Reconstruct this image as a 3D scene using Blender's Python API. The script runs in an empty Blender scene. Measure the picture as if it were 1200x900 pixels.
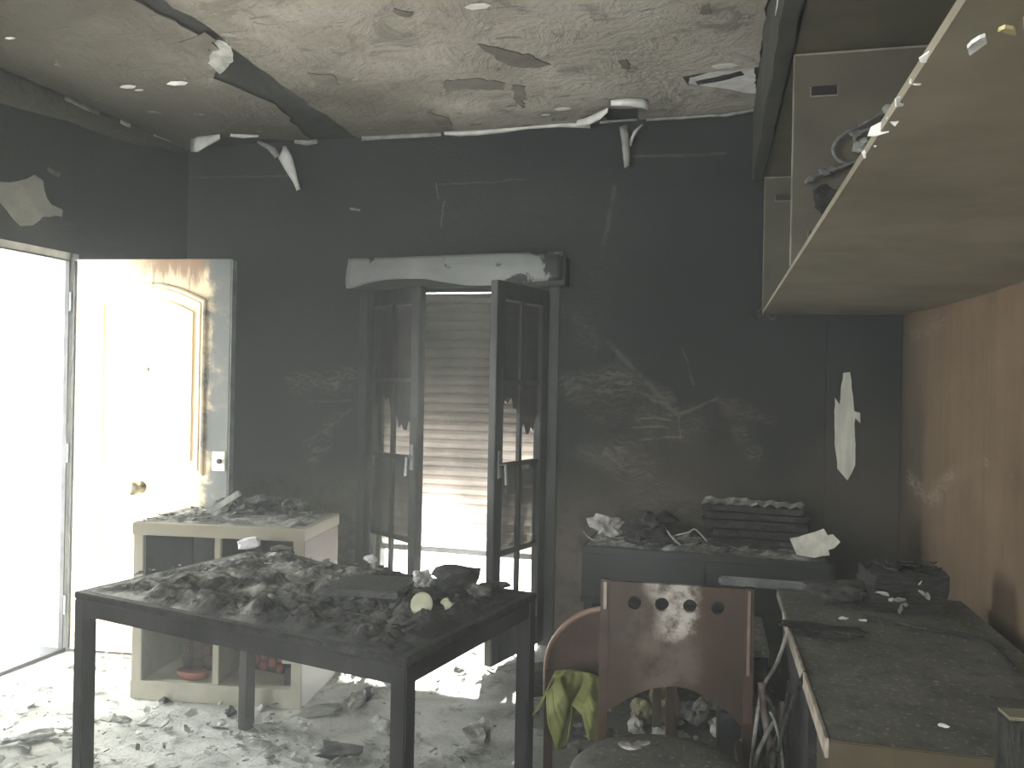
import bpy, bmesh, math, random
from mathutils import Vector, Matrix, noise
R = math.radians
scene = bpy.context.scene
C = scene.collection

# ------------------------------------------------------------------ camera
CAMZ, YAW, PITCH, ROLL, F = 1.46, 15.5, 0.0, 1.1, 970.0
cam = bpy.data.cameras.new('camera'); cam.sensor_width = 36; cam.lens = F / 1200 * 36
cam.clip_start = 0.02
co = bpy.data.objects.new('camera', cam); C.objects.link(co)
ROT = Matrix.Rotation(R(YAW), 3, 'Z') @ Matrix.Rotation(R(90 + PITCH), 3, 'X') @ Matrix.Rotation(R(ROLL), 3, 'Z')
co.matrix_world = Matrix.Translation((0, 0, CAMZ)) @ ROT.to_4x4()
scene.camera = co

# ------------------------------------------------------------------ world, sun, exposure
w = bpy.data.worlds.new('sky'); scene.world = w; w.use_nodes = True
bg = w.node_tree.nodes['Background']
bg.inputs[0].default_value = (0.965, 1.0, 0.97, 1); bg.inputs[1].default_value = 7.0
def light(name, kind, loc, rot, **kw):
    l = bpy.data.lights.new(name, kind); o = bpy.data.objects.new(name, l); C.objects.link(o)
    o.location = loc; o.rotation_euler = rot
    for k, v in kw.items(): setattr(l, k, v)
    return o
light('sun', 'SUN', (-1.5, 8, 5), (R(-69), 0, R(13)), energy=34.0, angle=R(1.2), color=(1, .95, .87))
def portal(name, loc, rot, sx, sy):
    o = light(name, 'AREA', loc, rot, shape='RECTANGLE', size=sx, size_y=sy)
    o.data.cycles.is_portal = True
portal('doorway_portal', (-3.50, 3.1, 1.04), (0, R(-90), 0), 2.08, .9)
portal('window_portal', (-1.6, 4.86, 1.0), (R(-90), 0, 0), 1.1, 2.0)
portal('rear_fill_portal', (-1.3, -1.85, 1.5), (R(90), 0, 0), 1.8, 1.5)  # sky sampling for the added rear opening that gives fill light
vs = scene.view_settings
vs.view_transform = 'Standard'; vs.look = 'None'; vs.gamma = 1; vs.exposure = 1.95; vs.use_curve_mapping = False

# ------------------------------------------------------------------ dimensions of the room
XL, XR, YB, YR, ZC = -3.44, 0.77, 4.55, -1.8, 2.93
EYE = Vector((0, 0, CAMZ))
def ray(px, py): return ROT @ Vector(((px - 600) / F, -(py - 450) / F, -1))
def on(px, py, axis, v):                       # where a seen point lies on a real plane of the room
    d = ray(px, py); t = (v - EYE[axis]) / d[axis]
    return EYE + d * t
def onx(px, py, v): return on(px, py, 0, v)
def ony(px, py, v): return on(px, py, 1, v)
def onz(px, py, v): return on(px, py, 2, v)
CD = Vector((-math.sin(R(YAW)), math.cos(R(YAW)), 0)); CR = Vector((math.cos(R(YAW)), math.sin(R(YAW)), 0))
def cw(depth, x, z=0.0):                        # floor position from distance ahead and sideways
    p = CD * depth + CR * x; return Vector((p.x, p.y, z))

# ------------------------------------------------------------------ material helpers
class G:
    def __init__(s, name):
        s.m = bpy.data.materials.new(name); s.m.use_nodes = True
        s.t = s.m.node_tree; s.t.nodes.clear()
        s.o = s.n('ShaderNodeOutputMaterial')
    def n(s, kind, **kw):
        x = s.t.nodes.new(kind)
        for k, v in kw.items(): setattr(x, k, v)
        return x
    def set(s, sock, v):
        if hasattr(v, 'is_output'): s.t.links.new(v, sock)
        else:
            if isinstance(v, (tuple, list)) and len(v) == 3 and sock.type == 'RGBA': v = (*v, 1)
            sock.default_value = v
    def world(s): return s.n('ShaderNodeNewGeometry').outputs['Position']
    def obj(s): return s.n('ShaderNodeTexCoord').outputs['Object']
    def scale(s, vec, sc):
        x = s.n('ShaderNodeVectorMath', operation='MULTIPLY'); s.set(x.inputs[0], vec); x.inputs[1].default_value = sc
        return x.outputs[0]
    def noise(s, vec, scale, detail=4, rough=.55, dist=0, col=False):
        x = s.n('ShaderNodeTexNoise'); s.set(x.inputs['Vector'], vec)
        x.inputs['Scale'].default_value = scale; x.inputs['Detail'].default_value = detail
        x.inputs['Roughness'].default_value = rough; x.inputs['Distortion'].default_value = dist
        return x.outputs['Color' if col else 'Fac']
    def voro(s, vec, scale, feature='F1'):
        x = s.n('ShaderNodeTexVoronoi', feature=feature); s.set(x.inputs['Vector'], vec); x.inputs['Scale'].default_value = scale
        return x.outputs['Distance']
    def math(s, op, a, b=0.0, c=None, clamp=False):
        x = s.n('ShaderNodeMath', operation=op, use_clamp=clamp)
        s.set(x.inputs[0], a); s.set(x.inputs[1], b)
        if c is not None: s.set(x.inputs[2], c)
        return x.outputs[0]
    def vm(s, op, a, b=None):
        x = s.n('ShaderNodeVectorMath', operation=op); s.set(x.inputs[0], a)
        if b is not None: s.set(x.inputs[1], b)
        return x
    def step(s, v, lo, hi, a=0.0, b=1.0, smooth=True):
        x = s.n('ShaderNodeMapRange', interpolation_type='SMOOTHSTEP' if smooth else 'LINEAR')
        s.set(x.inputs[0], v); x.inputs[1].default_value = lo; x.inputs[2].default_value = hi
        x.inputs[3].default_value = a; x.inputs[4].default_value = b
        return x.outputs[0]
    def mix(s, f, a, b):
        x = s.n('ShaderNodeMix', data_type='RGBA'); s.set(x.inputs[0], f); s.set(x.inputs[6], a); s.set(x.inputs[7], b)
        return x.outputs[2]
    def xyz(s, v):
        x = s.n('ShaderNodeSeparateXYZ'); s.set(x.inputs[0], v); return x.outputs
    def ramp(s, f, stops):
        x = s.n('ShaderNodeValToRGB'); s.set(x.inputs[0], f); e = x.color_ramp.elements
        while len(e) < len(stops): e.new(0.5)
        for k, (p, c) in enumerate(stops): e[k].position = p; e[k].color = (*c, 1)
        return x.outputs[0]
    def bump(s, h, strength=.5, dist=.01):
        x = s.n('ShaderNodeBump'); s.set(x.inputs['Height'], h)
        x.inputs['Strength'].default_value = strength; x.inputs['Distance'].default_value = dist
        return x.outputs[0]
    def stroke(s, p, a, b, wd):                 # soft band along a segment
        ab = Vector(b) - Vector(a); L = max(ab.length_squared, 1e-9)
        pa = s.vm('SUBTRACT', p, tuple(a)).outputs[0]
        d = s.vm('DOT_PRODUCT', pa, tuple(ab)).outputs['Value']
        t = s.math('MULTIPLY', d, 1 / L, clamp=True)
        q = s.n('ShaderNodeVectorMath', operation='SCALE'); q.inputs[0].default_value = tuple(ab); s.set(q.inputs['Scale'], t)
        dist = s.vm('LENGTH', s.vm('SUBTRACT', pa, q.outputs[0]).outputs[0]).outputs['Value']
        return s.step(dist, wd * .25, wd, 1, 0)
    def done(s, col, rough=.8, bump=None, metal=0, spec=.3, **kw):
        b = s.n('ShaderNodeBsdfPrincipled'); s.set(b.inputs['Base Color'], col); s.set(b.inputs['Roughness'], rough)
        b.inputs['Metallic'].default_value = metal; b.inputs['Specular IOR Level'].default_value = spec
        for k, v in kw.items(): s.set(b.inputs[k.replace('_', ' ')], v)
        if bump is not None: s.set(b.inputs['Normal'], bump)
        s.t.links.new(b.outputs[0], s.o.inputs[0]); return s.m
M = {}
def simple(name, a, b, scale=8, rough=.8, bs=.4, bd=.005, metal=0, spec=.3, lo=.35, hi=.65, stretch=(1, 1, 1), detail=6):
    g = G(name); p = g.scale(g.obj(), stretch); f = g.noise(p, scale, detail, .6)
    h = g.noise(p, scale * 6, 4, .6)
    M[name] = g.done(g.ramp(f, [(lo, a), (hi, b)]), rough, g.bump(h, bs, bd), metal, spec); return M[name]

# soot-blackened plaster of the back and left wall, with wiped smears
def wall_soot(name, strokes, thin, brown=True):
    g = G(name); p = g.world()
    n1 = g.noise(p, 1.3, 6, .6); n2 = g.noise(p, 14, 6, .65); n3 = g.noise(p, 70, 3, .6)
    col = g.ramp(n1, [(.3, (.020, .024, .025)), (.7, (.036, .040, .038))])
    if brown:
        x, y, z = g.xyz(p)
        bz = g.math('MULTIPLY', g.step(z, 1.75, .7), g.step(x, -1.5, -.2))
        bz = g.math('MULTIPLY', bz, g.step(n1, .25, .6))
        col = g.mix(g.math('MULTIPLY', bz, .85), col, (.080, .064, .048))
        bl = g.math('MULTIPLY', g.math('MULTIPLY', g.step(z, 1.05, .4), g.step(x, .2, -.6)), g.step(n2, .2, .6))
        col = g.mix(g.math('MULTIPLY', bl, .85), col, (.22, .178, .145))
    sp = g.math('MULTIPLY', g.step(n2, .62, .75), .25)
    col = g.mix(sp, col, (.075, .075, .068))
    warp = g.vm('MULTIPLY', g.vm('SUBTRACT', g.noise(p, 3.5, 4, .6, col=True), (.5, .5, .5)).outputs[0], (.22, .22, .22)).outputs[0]
    pw = g.vm('ADD', p, warp).outputs[0]
    warp2 = g.vm('MULTIPLY', g.vm('SUBTRACT', g.noise(p, 6, 3, .6, col=True), (.5, .5, .5)).outputs[0], (.04, .04, .04)).outputs[0]
    pt = g.vm('ADD', p, warp2).outputs[0]
    streak = g.step(g.noise(g.scale(pw, (5, 5, 26)), 3.0, 5, .7, .8), .42, .68)
    for (a, b, wd, amt, c) in strokes:
        f = g.math('MULTIPLY', g.stroke(pw, a, b, wd), streak)
        col = g.mix(g.math('MULTIPLY', f, amt), col, c)
    for (a, b, wd, amt, c) in thin:
        f = g.math('MULTIPLY', g.stroke(pt, a, b, wd), g.step(n2, .3, .55))
        col = g.mix(g.math('MULTIPLY', f, amt), col, c)
    hgt = g.math('ADD', g.math('MULTIPLY', n2, .6), g.math('MULTIPLY', n3, .4))
    M[name] = g.done(col, g.ramp(n2, [(.3, (.75,) * 3), (.7, (.92,) * 3)]), g.bump(hgt, .35, .012), spec=.15)
def bw(px, py): return ony(px, py, YB)
gr = (.19, .178, .150); br = (.17, .138, .108)
def seg(fn, pts, wd, amt, c): return [(fn(*a), fn(*b), wd, amt, c) for a, b in zip(pts, pts[1:])]
S = seg(bw, [(650, 455), (715, 447), (775, 468)], .10, .75, gr) + seg(bw, [(690, 470), (800, 500)], .16, .45, br) + \
    seg(bw, [(725, 535), (795, 600)], .16, .7, br) + seg(bw, [(862, 500), (888, 535)], .07, .75, gr) + \
    seg(bw, [(850, 470), (905, 492)], .06, .6, br) + seg(bw, [(345, 452), (412, 444)], .09, .7, gr) + \
    seg(bw, [(395, 490), (360, 535)], .07, .5, gr) + seg(bw, [(660, 360), (700, 400)], .08, .4, gr) + \
    seg(bw, [(672, 530), (735, 535)], .06, .4, gr) + seg(bw, [(730, 590), (800, 598)], .06, .6, br) + \
    seg(bw, [(500, 265), (700, 240)], .25, .12, gr) + seg(bw, [(700, 300), (690, 400)], .14, .2, gr)
T = seg(bw, [(712, 400), (792, 484)], .024, .7, (.12, .112, .095)) + seg(bw, [(745, 490), (786, 492)], .009, .6, gr) + \
    seg(bw, [(742, 501), (785, 502)], .009, .6, gr) + seg(bw, [(750, 517), (802, 511)], .009, .6, gr) + \
    seg(bw, [(796, 488), (798, 512)], .007, .7, gr) + seg(bw, [(796, 484), (840, 468)], .011, .5, gr) + \
    seg(bw, [(512, 215), (514, 232)], .008, .9, gr) + seg(bw, [(521, 236), (517, 272)], .008, .9, gr) + \
    seg(bw, [(515, 216), (616, 210)], .008, .5, gr) + seg(bw, [(205, 208), (346, 206)], .010, .4, gr) + \
    seg(bw, [(735, 183), (850, 180)], .012, .5, gr) + seg(bw, [(720, 220), (705, 300)], .02, .4, gr) + \
    seg(bw, [(800, 408), (812, 450)], .010, .4, gr) + seg(bw, [(412, 244), (421, 245)], .014, 1, (.4, .4, .38)) + \
    seg(bw, [(640, 460), (652, 436)], .016, 1, (.22, .23, .16)) + seg(bw, [(360, 470), (410, 470)], .012, .3, gr) + \
    seg(bw, [(356, 520), (412, 480)], .012, .25, gr)
wall_soot('soot_back', S, T)
def lw(px, py): return onx(px, py, XL)
wall_soot('soot_left', seg(lw, [(70, 260), (140, 285)], .1, .2, gr), seg(lw, [(58, 200), (68, 204)], .02, .9, gr), brown=False)

# scorched brown right wall
def rw(px, py): return onx(px, py, XR)
g = G('scorched_wall'); p = g.world(); x, y, z = g.xyz(p)
n1 = g.noise(p, 2.2, 6, .6); n2 = g.noise(g.scale(p, (8, 8, .7)), 1.6, 5, .6); n3 = g.noise(p, 22, 5, .7)
col = g.ramp(n1, [(.3, (.115, .080, .050)), (.72, (.225, .155, .100))])
col = g.mix(g.step(n2, .38, .72, 0, .42), col, (.085, .062, .045))
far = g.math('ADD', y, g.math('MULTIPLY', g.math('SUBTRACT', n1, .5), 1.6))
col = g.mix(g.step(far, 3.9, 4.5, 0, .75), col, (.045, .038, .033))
col = g.mix(g.step(n3, .6, .75, 0, .4), col, (.055, .042, .034))
warp = g.vm('MULTIPLY', g.vm('SUBTRACT', g.noise(p, 4, 4, .6, col=True), (.5, .5, .5)).outputs[0], (.10, .10, .10)).outputs[0]
pw = g.vm('ADD', p, warp).outputs[0]
streak = g.step(g.noise(g.scale(pw, (4, 4, 22)), 3.2, 5, .7, .5), .38, .66)
cc = (.33, .27, .215)
for (a, b, wd, amt, c) in seg(rw, [(1062, 560), (1082, 585), (1105, 556), (1140, 543), (1200, 562)], .055, .75, cc) + \
        seg(rw, [(1085, 590), (1130, 572), (1165, 583), (1200, 606)], .04, .7, cc) + seg(rw, [(1010, 488), (1032, 505)], .03, .4, cc) + \
        seg(rw, [(1066, 392), (1100, 378)], .05, .4, cc):
    col = g.mix(g.math('MULTIPLY', g.math('MULTIPLY', g.stroke(pw, a, b, wd), streak), amt), col, c)
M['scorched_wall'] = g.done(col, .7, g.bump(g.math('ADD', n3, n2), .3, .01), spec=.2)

# ceiling
g = G('ceiling_soot'); p = g.world(); n = g.noise(p, 3, 6, .6)
M['ceiling_soot'] = g.done(g.ramp(n, [(.3, (.022, .024, .024)), (.75, (.055, .056, .05))]), .9, g.bump(g.noise(p, 20, 5), .4, .02), spec=.1)
g = G('ceiling_paint'); p = g.world(); n1 = g.noise(p, 1.1, 7, .62, .4); n2 = g.noise(p, 4.5, 8, .68, .6); n3 = g.noise(p, 40, 4, .6)
col = g.ramp(n1, [(.28, (.25, .228, .19)), (.5, (.38, .355, .305)), (.72, (.53, .515, .455))])
x, y, z = g.xyz(p)
left = g.math('ADD', x, g.math('MULTIPLY', g.math('SUBTRACT', n1, .5), 2.0))           # darker, browner colour towards the door
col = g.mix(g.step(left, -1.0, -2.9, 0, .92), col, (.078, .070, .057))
ed = g.math('ADD', y, g.math('MULTIPLY', g.math('SUBTRACT', n2, .5), 1.2))
col = g.mix(g.step(ed, 3.9, 4.6, 0, .4), col, (.16, .14, .112))
col = g.mix(g.step(n2, .545, .66, 0, .62), col, (.10, .092, .077))
col = g.mix(g.step(g.noise(p, 2.1, 7, .7, 1.2), .585, .625, 0, .55), col, (.135, .122, .10))
col = g.mix(g.step(g.noise(g.scale(p, (1, 2.2, 1)), 3.1, 6, .65, 1.5), .63, .65, 0, .75), col, (.085, .08, .07))
col = g.mix(g.step(g.noise(p, 9, 5, .6), .68, .71, 0, .6), col, (.5, .49, .45))
M['ceiling_paint'] = g.done(col, .85, g.bump(g.math('ADD', g.math('MULTIPLY', n2, 2), g.math('MULTIPLY', n3, .3)), .6, .04), spec=.15)
simple('ceiling_bare', (.085, .079, .066), (.15, .138, .115), 9, .9, .5)
simple('flake_white', (.55, .55, .52), (.78, .78, .75), 12, .8, .3)
simple('flake_grey', (.16, .165, .15), (.42, .42, .39), 14, .85, .4)
simple('plaster_patch', (.24, .25, .225), (.34, .345, .315), 9, .9, .4)
simple('torn_paper', (.42, .42, .36), (.62, .61, .53), 7, .8, .3, stretch=(3, 3, .5))
simple('char', (.009, .009, .010), (.045, .044, .042), 18, .75, .9, .012, spec=.35)
simple('char_gloss', (.008, .009, .010), (.03, .032, .034), 12, .42, .8, .01, spec=.5)
simple('char_steel', (.014, .014, .015), (.055, .052, .053), 5, .5, .5, .004, metal=.3, stretch=(1, 1, .35))
g = G('crust'); p = g.obj(); n1 = g.noise(p, 6, 8, .68, .5); n2 = g.noise(p, 30, 6, .7); big = g.noise(p, 2.2, 4, .6)
col = g.ramp(n1, [(.34, (.010, .010, .010)), (.46, (.05, .049, .045)), (.54, (.20, .195, .175)), (.66, (.52, .51, .46))])
x, y, z = g.xyz(p)
burn = g.math('ADD', x, g.math('MULTIPLY', g.math('SUBTRACT', big, .5), .9))
col = g.mix(g.step(burn, .02, .22, 0, .85), col, (.014, .014, .015))
col = g.mix(g.step(n1, .30, .40, .6, 0), col, (.010, .010, .011))
col = g.mix(g.step(n2, .66, .72, 0, .5), col, (.42, .42, .40))
M['crust'] = g.done(col, .85, g.bump(n2, .8, .012), spec=.25)
g = G('ash_crust'); p = g.obj(); n1 = g.noise(p, 9, 8, .7, .5); n2 = g.noise(p, 40, 6, .7)
col = g.ramp(n1, [(.32, (.03, .03, .03)), (.48, (.13, .13, .12)), (.62, (.34, .34, .31)), (.8, (.55, .55, .52))])
M['ash_crust'] = g.done(col, .9, g.bump(n2, .8, .012), spec=.15)
g = G('grey_ash'); p = g.obj(); n1 = g.noise(p, 5, 7, .65); n2 = g.noise(p, 60, 5, .7)
col = g.ramp(n1, [(.3, (.085, .086, .078)), (.7, (.17, .168, .152))])
col = g.mix(g.step(n2, .57, .66, 0, .8), col, (.36, .35, .31))
col = g.mix(g.step(g.noise(p, 16, 7, .7), .50, .64, 0, .5), col, (.045, .045, .040))
M['grey_ash'] = g.done(col, .9, g.bump(n2, .5, .006), spec=.15)

# floor ash
g = G('floor_ash'); p = g.world(); x, y, z = g.xyz(p)
n1 = g.noise(p, 2.4, 8, .68, .6); n2 = g.noise(p, 11, 8, .72, .5); n3 = g.noise(p, 55, 5, .7)
col = g.ramp(n1, [(.33, (.19, .195, .17)), (.5, (.36, .365, .33)), (.68, (.54, .54, .50))])
col = g.mix(g.step(n2, .52, .66, 0, .8), col, (.10, .105, .088))
col = g.mix(g.step(n3, .58, .68, 0, .55), col, (.06, .06, .055))
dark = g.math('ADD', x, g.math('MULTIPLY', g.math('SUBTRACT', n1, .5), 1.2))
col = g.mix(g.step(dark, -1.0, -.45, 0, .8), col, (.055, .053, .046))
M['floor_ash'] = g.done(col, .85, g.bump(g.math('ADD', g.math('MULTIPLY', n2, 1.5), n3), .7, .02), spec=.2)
g = G('rubble'); p = g.world(); n = g.voro(p, 18); n2 = g.noise(p, 9, 5, .7)
M['rubble'] = g.done(g.ramp(n2, [(.3, (.04, .04, .036)), (.45, (.16, .16, .145)), (.58, (.34, .34, .32)), (.75, (.6, .6, .57))]), .85, g.bump(g.noise(p, 70, 4), .5, .006), spec=.2)

# door leaf: pale honey wood, smoke-browned along the top and the closing edge (local x from hinge, z up)
g = G('door_wood'); p = g.obj(); x, y, z = g.xyz(p)
gn = g.noise(g.scale(p, (6, 6, .6)), 3, 6, .6); nn = g.noise(p, 7, 7, .7, .5); nv = g.noise(g.scale(p, (9, 9, 1.2)), 2, 6, .7)
col = g.ramp(gn, [(.3, (.66, .54, .34)), (.7, (.78, .68, .48))])
sx = g.math('ADD', x, g.math('MULTIPLY', g.math('SUBTRACT', nn, .5), .28))
col = g.mix(g.step(sx, .44, .74, 0, .45), col, (.50, .36, .21))
tz = g.math('ADD', z, g.math('MULTIPLY', g.math('SUBTRACT', nv, .5), .55))
top = g.math('MULTIPLY', g.step(tz, 1.90, 2.04), g.step(sx, .15, .5))
col = g.mix(g.math('MULTIPLY', top, .9), col, (.15, .082, .048))
edge = g.math('MULTIPLY', g.step(sx, .72, .80), g.step(nn, .2, .55, .75, 1))
col = g.mix(edge, col, (.085, .09, .088))
col = g.mix(g.step(sx, .05, -.03, 0, .8), col, (.42, .43, .42))
M['door_wood'] = g.done(col, .5, g.bump(gn, .12, .004), spec=.35)
simple('door_edge_steel', (.07, .075, .08), (.22, .23, .23), 9, .5, .3, .003, metal=.5)
simple('brass_dull', (.12, .11, .08), (.35, .32, .22), 15, .4, .3, .003, metal=.9)
simple('lock_plate', (.45, .44, .36), (.62, .61, .52), 15, .45, .3, .003, metal=.4)
simple('frame_white', (.45, .46, .46), (.7, .7, .7), 9, .6, .2)
simple('black_seal', (.012, .012, .014), (.04, .04, .04), 20, .7)

# bookcase laminate
g = G('laminate'); p = g.obj(); n1 = g.noise(p, 5, 7, .65); n2 = g.noise(p, 35, 5, .7)
x, y, z = g.xyz(p)
col = g.ramp(n1, [(.3, (.27, .255, .195)), (.7, (.40, .385, .315))])
col = g.mix(g.step(n2, .62, .72, 0, .6), col, (.16, .15, .12))
sc = g.math('ADD', z, g.math('MULTIPLY', g.math('SUBTRACT', n1, .5), .3))
col = g.mix(g.step(sc, .60, .80, 0, .55), col, (.20, .16, .105))
M['laminate'] = g.done(col, .6, g.bump(n2, .3, .004), spec=.3)
g = G('laminate_side'); p = g.obj(); n1 = g.noise(p, 6, 6, .6); x, y, z = g.xyz(p)
sc = g.math('ADD', z, g.math('MULTIPLY', g.math('SUBTRACT', n1, .5), .12))
col = g.mix(g.step(sc, .50, .58), (.60, .60, .58), (.10, .056, .048))
M['laminate_side'] = g.done(col, .6, g.bump(n1, .2, .004), spec=.3)
simple('soot_inside', (.012, .012, .012), (.03, .03, .029), 8, .85, .4)
simple('basket_red', (.085, .030, .020), (.21, .075, .048), 6, .55, .3)
simple('basket_dark', (.03, .022, .02), (.085, .05, .042), 6, .6, .3)

# chairs, desks
simple('chair_wood', (.033, .018, .012), (.064, .036, .024), 4, .45, .2, .003, spec=.4, stretch=(1, 1, 3))
g = G('chair_panel'); p = g.obj(); n1 = g.noise(g.scale(p, (3, 3, 1)), 3, 6, .6); n2 = g.noise(p, 14, 6, .7)
col = g.ramp(n1, [(.3, (.032, .018, .011)), (.7, (.058, .034, .021))])
warp = g.vm('MULTIPLY', g.vm('SUBTRACT', g.noise(p, 9, 4, .6, col=True), (.5, .5, .5)).outputs[0], (.12, .12, .12)).outputs[0]
pw = g.vm('ADD', p, warp).outputs[0]
for a, b, wd, amt in [((-.03, 0, .86), (0, 0, .74), .075, .8), ((.03, 0, .86), (.02, 0, .72), .05, .7), ((-.04, 0, .70), (-.02, 0, .60), .16, .14)]:  # pale highlight painted into the backrest colour
    f = g.math('MULTIPLY', g.stroke(pw, a, b, wd), g.step(n2, .35, .6))
    col = g.mix(g.math('MULTIPLY', f, amt), col, (.50, .46, .41))
M['chair_panel'] = g.done(col, .42, g.bump(n2, .15, .003), spec=.4)
simple('chair_edge', (.20, .14, .11), (.42, .36, .31), 12, .5, .2)
simple('chair_worn', (.10, .07, .05), (.19, .14, .11), 12, .5, .2)
simple('stool_brown', (.045, .026, .020), (.085, .050, .038), 5, .5, .3)
simple('stool_rim', (.16, .09, .07), (.26, .17, .13), 6, .4, .2)
simple('black_lacquer', (.008, .009, .009), (.020, .021, .021), 7, .55, .3, .004, spec=.5)
simple('dull_steel', (.20, .21, .215), (.42, .425, .42), 10, .45, .3, .003, metal=.7)
simple('desk_front', (.055, .044, .026), (.095, .078, .046), 4, .55, .3, .003)
simple('edge_band', (.20, .175, .14), (.44, .39, .33), 16, .6, .2)
simple('cloth_green', (.15, .165, .05), (.27, .285, .12), 9, .75, .3, .003, spec=.2)
simple('olive_pouch', (.13, .125, .065), (.23, .22, .13), 10, .7, .5)
simple('panel_olive', (.068, .060, .042), (.105, .093, .066), 5, .55, .3, .003, spec=.3)
simple('panel_under', (.20, .182, .135), (.31, .28, .215), 3, .6, .35, .004, spec=.3)
simple('panel_dark', (.030, .031, .028), (.060, .060, .052), 6, .7, .3)
simple('panel_edge', (.15, .145, .105), (.27, .255, .19), 10, .6, .2)
simple('slot_black', (.006, .006, .007), (.015, .015, .016), 20, .6)
simple('rod_scorched', (.05, .038, .034), (.16, .125, .115), 20, .7, .6)
simple('rod_pale', (.07, .066, .06), (.30, .285, .26), 22, .8, .6)
simple('wire_grey', (.05, .05, .05), (.20, .20, .19), 30, .6, .4)
simple('foam_yellow', (.42, .37, .14), (.62, .58, .34), 14, .8, .5)
simple('bark_black', (.010, .010, .010), (.06, .058, .052), 24, .8, 1.0, .015, stretch=(1, 1, .3))
simple('heap_ash', (.03, .03, .028), (.085, .084, .076), 14, .9, .8, .01)
simple('ash_paper', (.18, .17, .155), (.45, .43, .40), 16, .9, .5)
simple('foil', (.18, .18, .17), (.55, .55, .52), 20, .3, .8, .01, metal=.8)
simple('lid_cream', (.30, .30, .20), (.50, .50, .38), 8, .6, .2)
simple('book_edge', (.012, .012, .012), (.075, .068, .062), 26, .85, .9, .01, stretch=(1, 1, 6))
simple('white_bit', (.55, .55, .54), (.75, .75, .74), 12, .7, .3)
simple('concrete_out', (.45, .45, .43), (.6, .6, .58), 5, .9, .2)
simple('leaf_paint', (.012, .013, .013), (.042, .043, .040), 10, .55, .5, .004, spec=.4, stretch=(1, 1, .4))
simple('box_cover', (.24, .26, .25), (.36, .37, .355), 6, .6, .3, .004)
g = G('box_cover'); p = g.obj(); n1 = g.noise(p, 5, 8, .7, .6); n2 = g.noise(p, 4, 4); x, y, z = g.xyz(p)
col = g.ramp(n2, [(.3, (.20, .215, .205)), (.7, (.31, .32, .305))])
side = g.math('ADD', n1, g.step(x, .2, .6, 0, .12))
col = g.mix(g.step(side, .60, .64), col, (.02, .02, .02))
M['box_cover'] = g.done(col, .6, g.bump(n1, .3, .01), spec=.3)
# shutter slats: white plastic letting daylight through, soot thicker towards the top; window glare painted in as white low down
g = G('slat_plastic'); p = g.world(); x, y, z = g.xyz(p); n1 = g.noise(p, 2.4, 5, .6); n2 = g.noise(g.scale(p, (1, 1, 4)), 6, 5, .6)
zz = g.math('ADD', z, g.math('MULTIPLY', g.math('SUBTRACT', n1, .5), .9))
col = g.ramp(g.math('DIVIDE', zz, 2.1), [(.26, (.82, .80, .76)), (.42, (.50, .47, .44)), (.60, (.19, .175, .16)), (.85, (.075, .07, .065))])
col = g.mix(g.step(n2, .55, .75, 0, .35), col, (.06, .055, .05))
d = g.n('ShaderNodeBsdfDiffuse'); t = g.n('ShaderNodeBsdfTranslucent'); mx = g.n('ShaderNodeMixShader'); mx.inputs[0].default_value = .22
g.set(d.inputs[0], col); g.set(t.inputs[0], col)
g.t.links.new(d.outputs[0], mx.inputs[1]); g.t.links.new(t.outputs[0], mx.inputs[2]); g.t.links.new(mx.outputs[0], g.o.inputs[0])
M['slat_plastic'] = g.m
# sooty window glass
def glass(name, amt, col):
    g = G(name); p = g.obj(); n = g.noise(p, 6, 6, .65)
    tr = g.n('ShaderNodeBsdfTransparent'); gl = g.n('ShaderNodeBsdfPrincipled'); mx = g.n('ShaderNodeMixShader')
    gl.inputs['Base Color'].default_value = (*col, 1); gl.inputs['Roughness'].default_value = .25
    g.set(mx.inputs[0], g.step(n, .3, .7, amt - .15, amt + .15))
    g.t.links.new(tr.outputs[0], mx.inputs[1]); g.t.links.new(gl.outputs[0], mx.inputs[2]); g.t.links.new(mx.outputs[0], g.o.inputs[0])
    M[name] = g.m
glass('glass_sooty', .80, (.045, .042, .042)); glass('glass_clear', .25, (.12, .11, .11))

# ------------------------------------------------------------------ mesh helpers
def mk(name, bm, mat, parent=None, loc=None, rot=None, smooth=False):
    bmesh.ops.recalc_face_normals(bm, faces=bm.faces)
    me = bpy.data.meshes.new(name); bm.to_mesh(me); bm.free()
    if mat: me.materials.append(M[mat])
    if smooth:
        for f in me.polygons: f.use_smooth = True
    o = bpy.data.objects.new(name, me); C.objects.link(o)
    if parent: o.parent = parent
    if loc is not None: o.location = loc
    if rot is not None: o.rotation_euler = rot
    return o
def tag(o, label, cat, group=None, kind=None):
    o['label'] = label; o['category'] = cat
    if group: o['group'] = group
    if kind: o['kind'] = kind
    return o
def struct(o, label=None):
    o['kind'] = 'structure'
    if label: o['label'] = label
    return o
def empty(name, loc=(0, 0, 0), rz=0, rot=None):
    o = bpy.data.objects.new(name, None); C.objects.link(o); o.location = loc
    o.rotation_euler = rot if rot else (0, 0, rz); o.empty_display_size = .1
    return o
def new(): return bmesh.new()
def box(bm, x0, x1, y0, y1, z0, z1, bev=0.0):
    r = bmesh.ops.create_cube(bm, size=1); vs_ = r['verts']
    for v in vs_:
        v.co = Vector((x0 + (v.co.x + .5) * (x1 - x0), y0 + (v.co.y + .5) * (y1 - y0), z0 + (v.co.z + .5) * (z1 - z0)))
    if bev:
        es = list({e for v in vs_ for e in v.link_edges})
        bmesh.ops.bevel(bm, geom=es, offset=bev, segments=2, affect='EDGES', clamp_overlap=True)
    return bm
def bx(*a, bev=0.003): return box(new(), *a, bev=bev)
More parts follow.
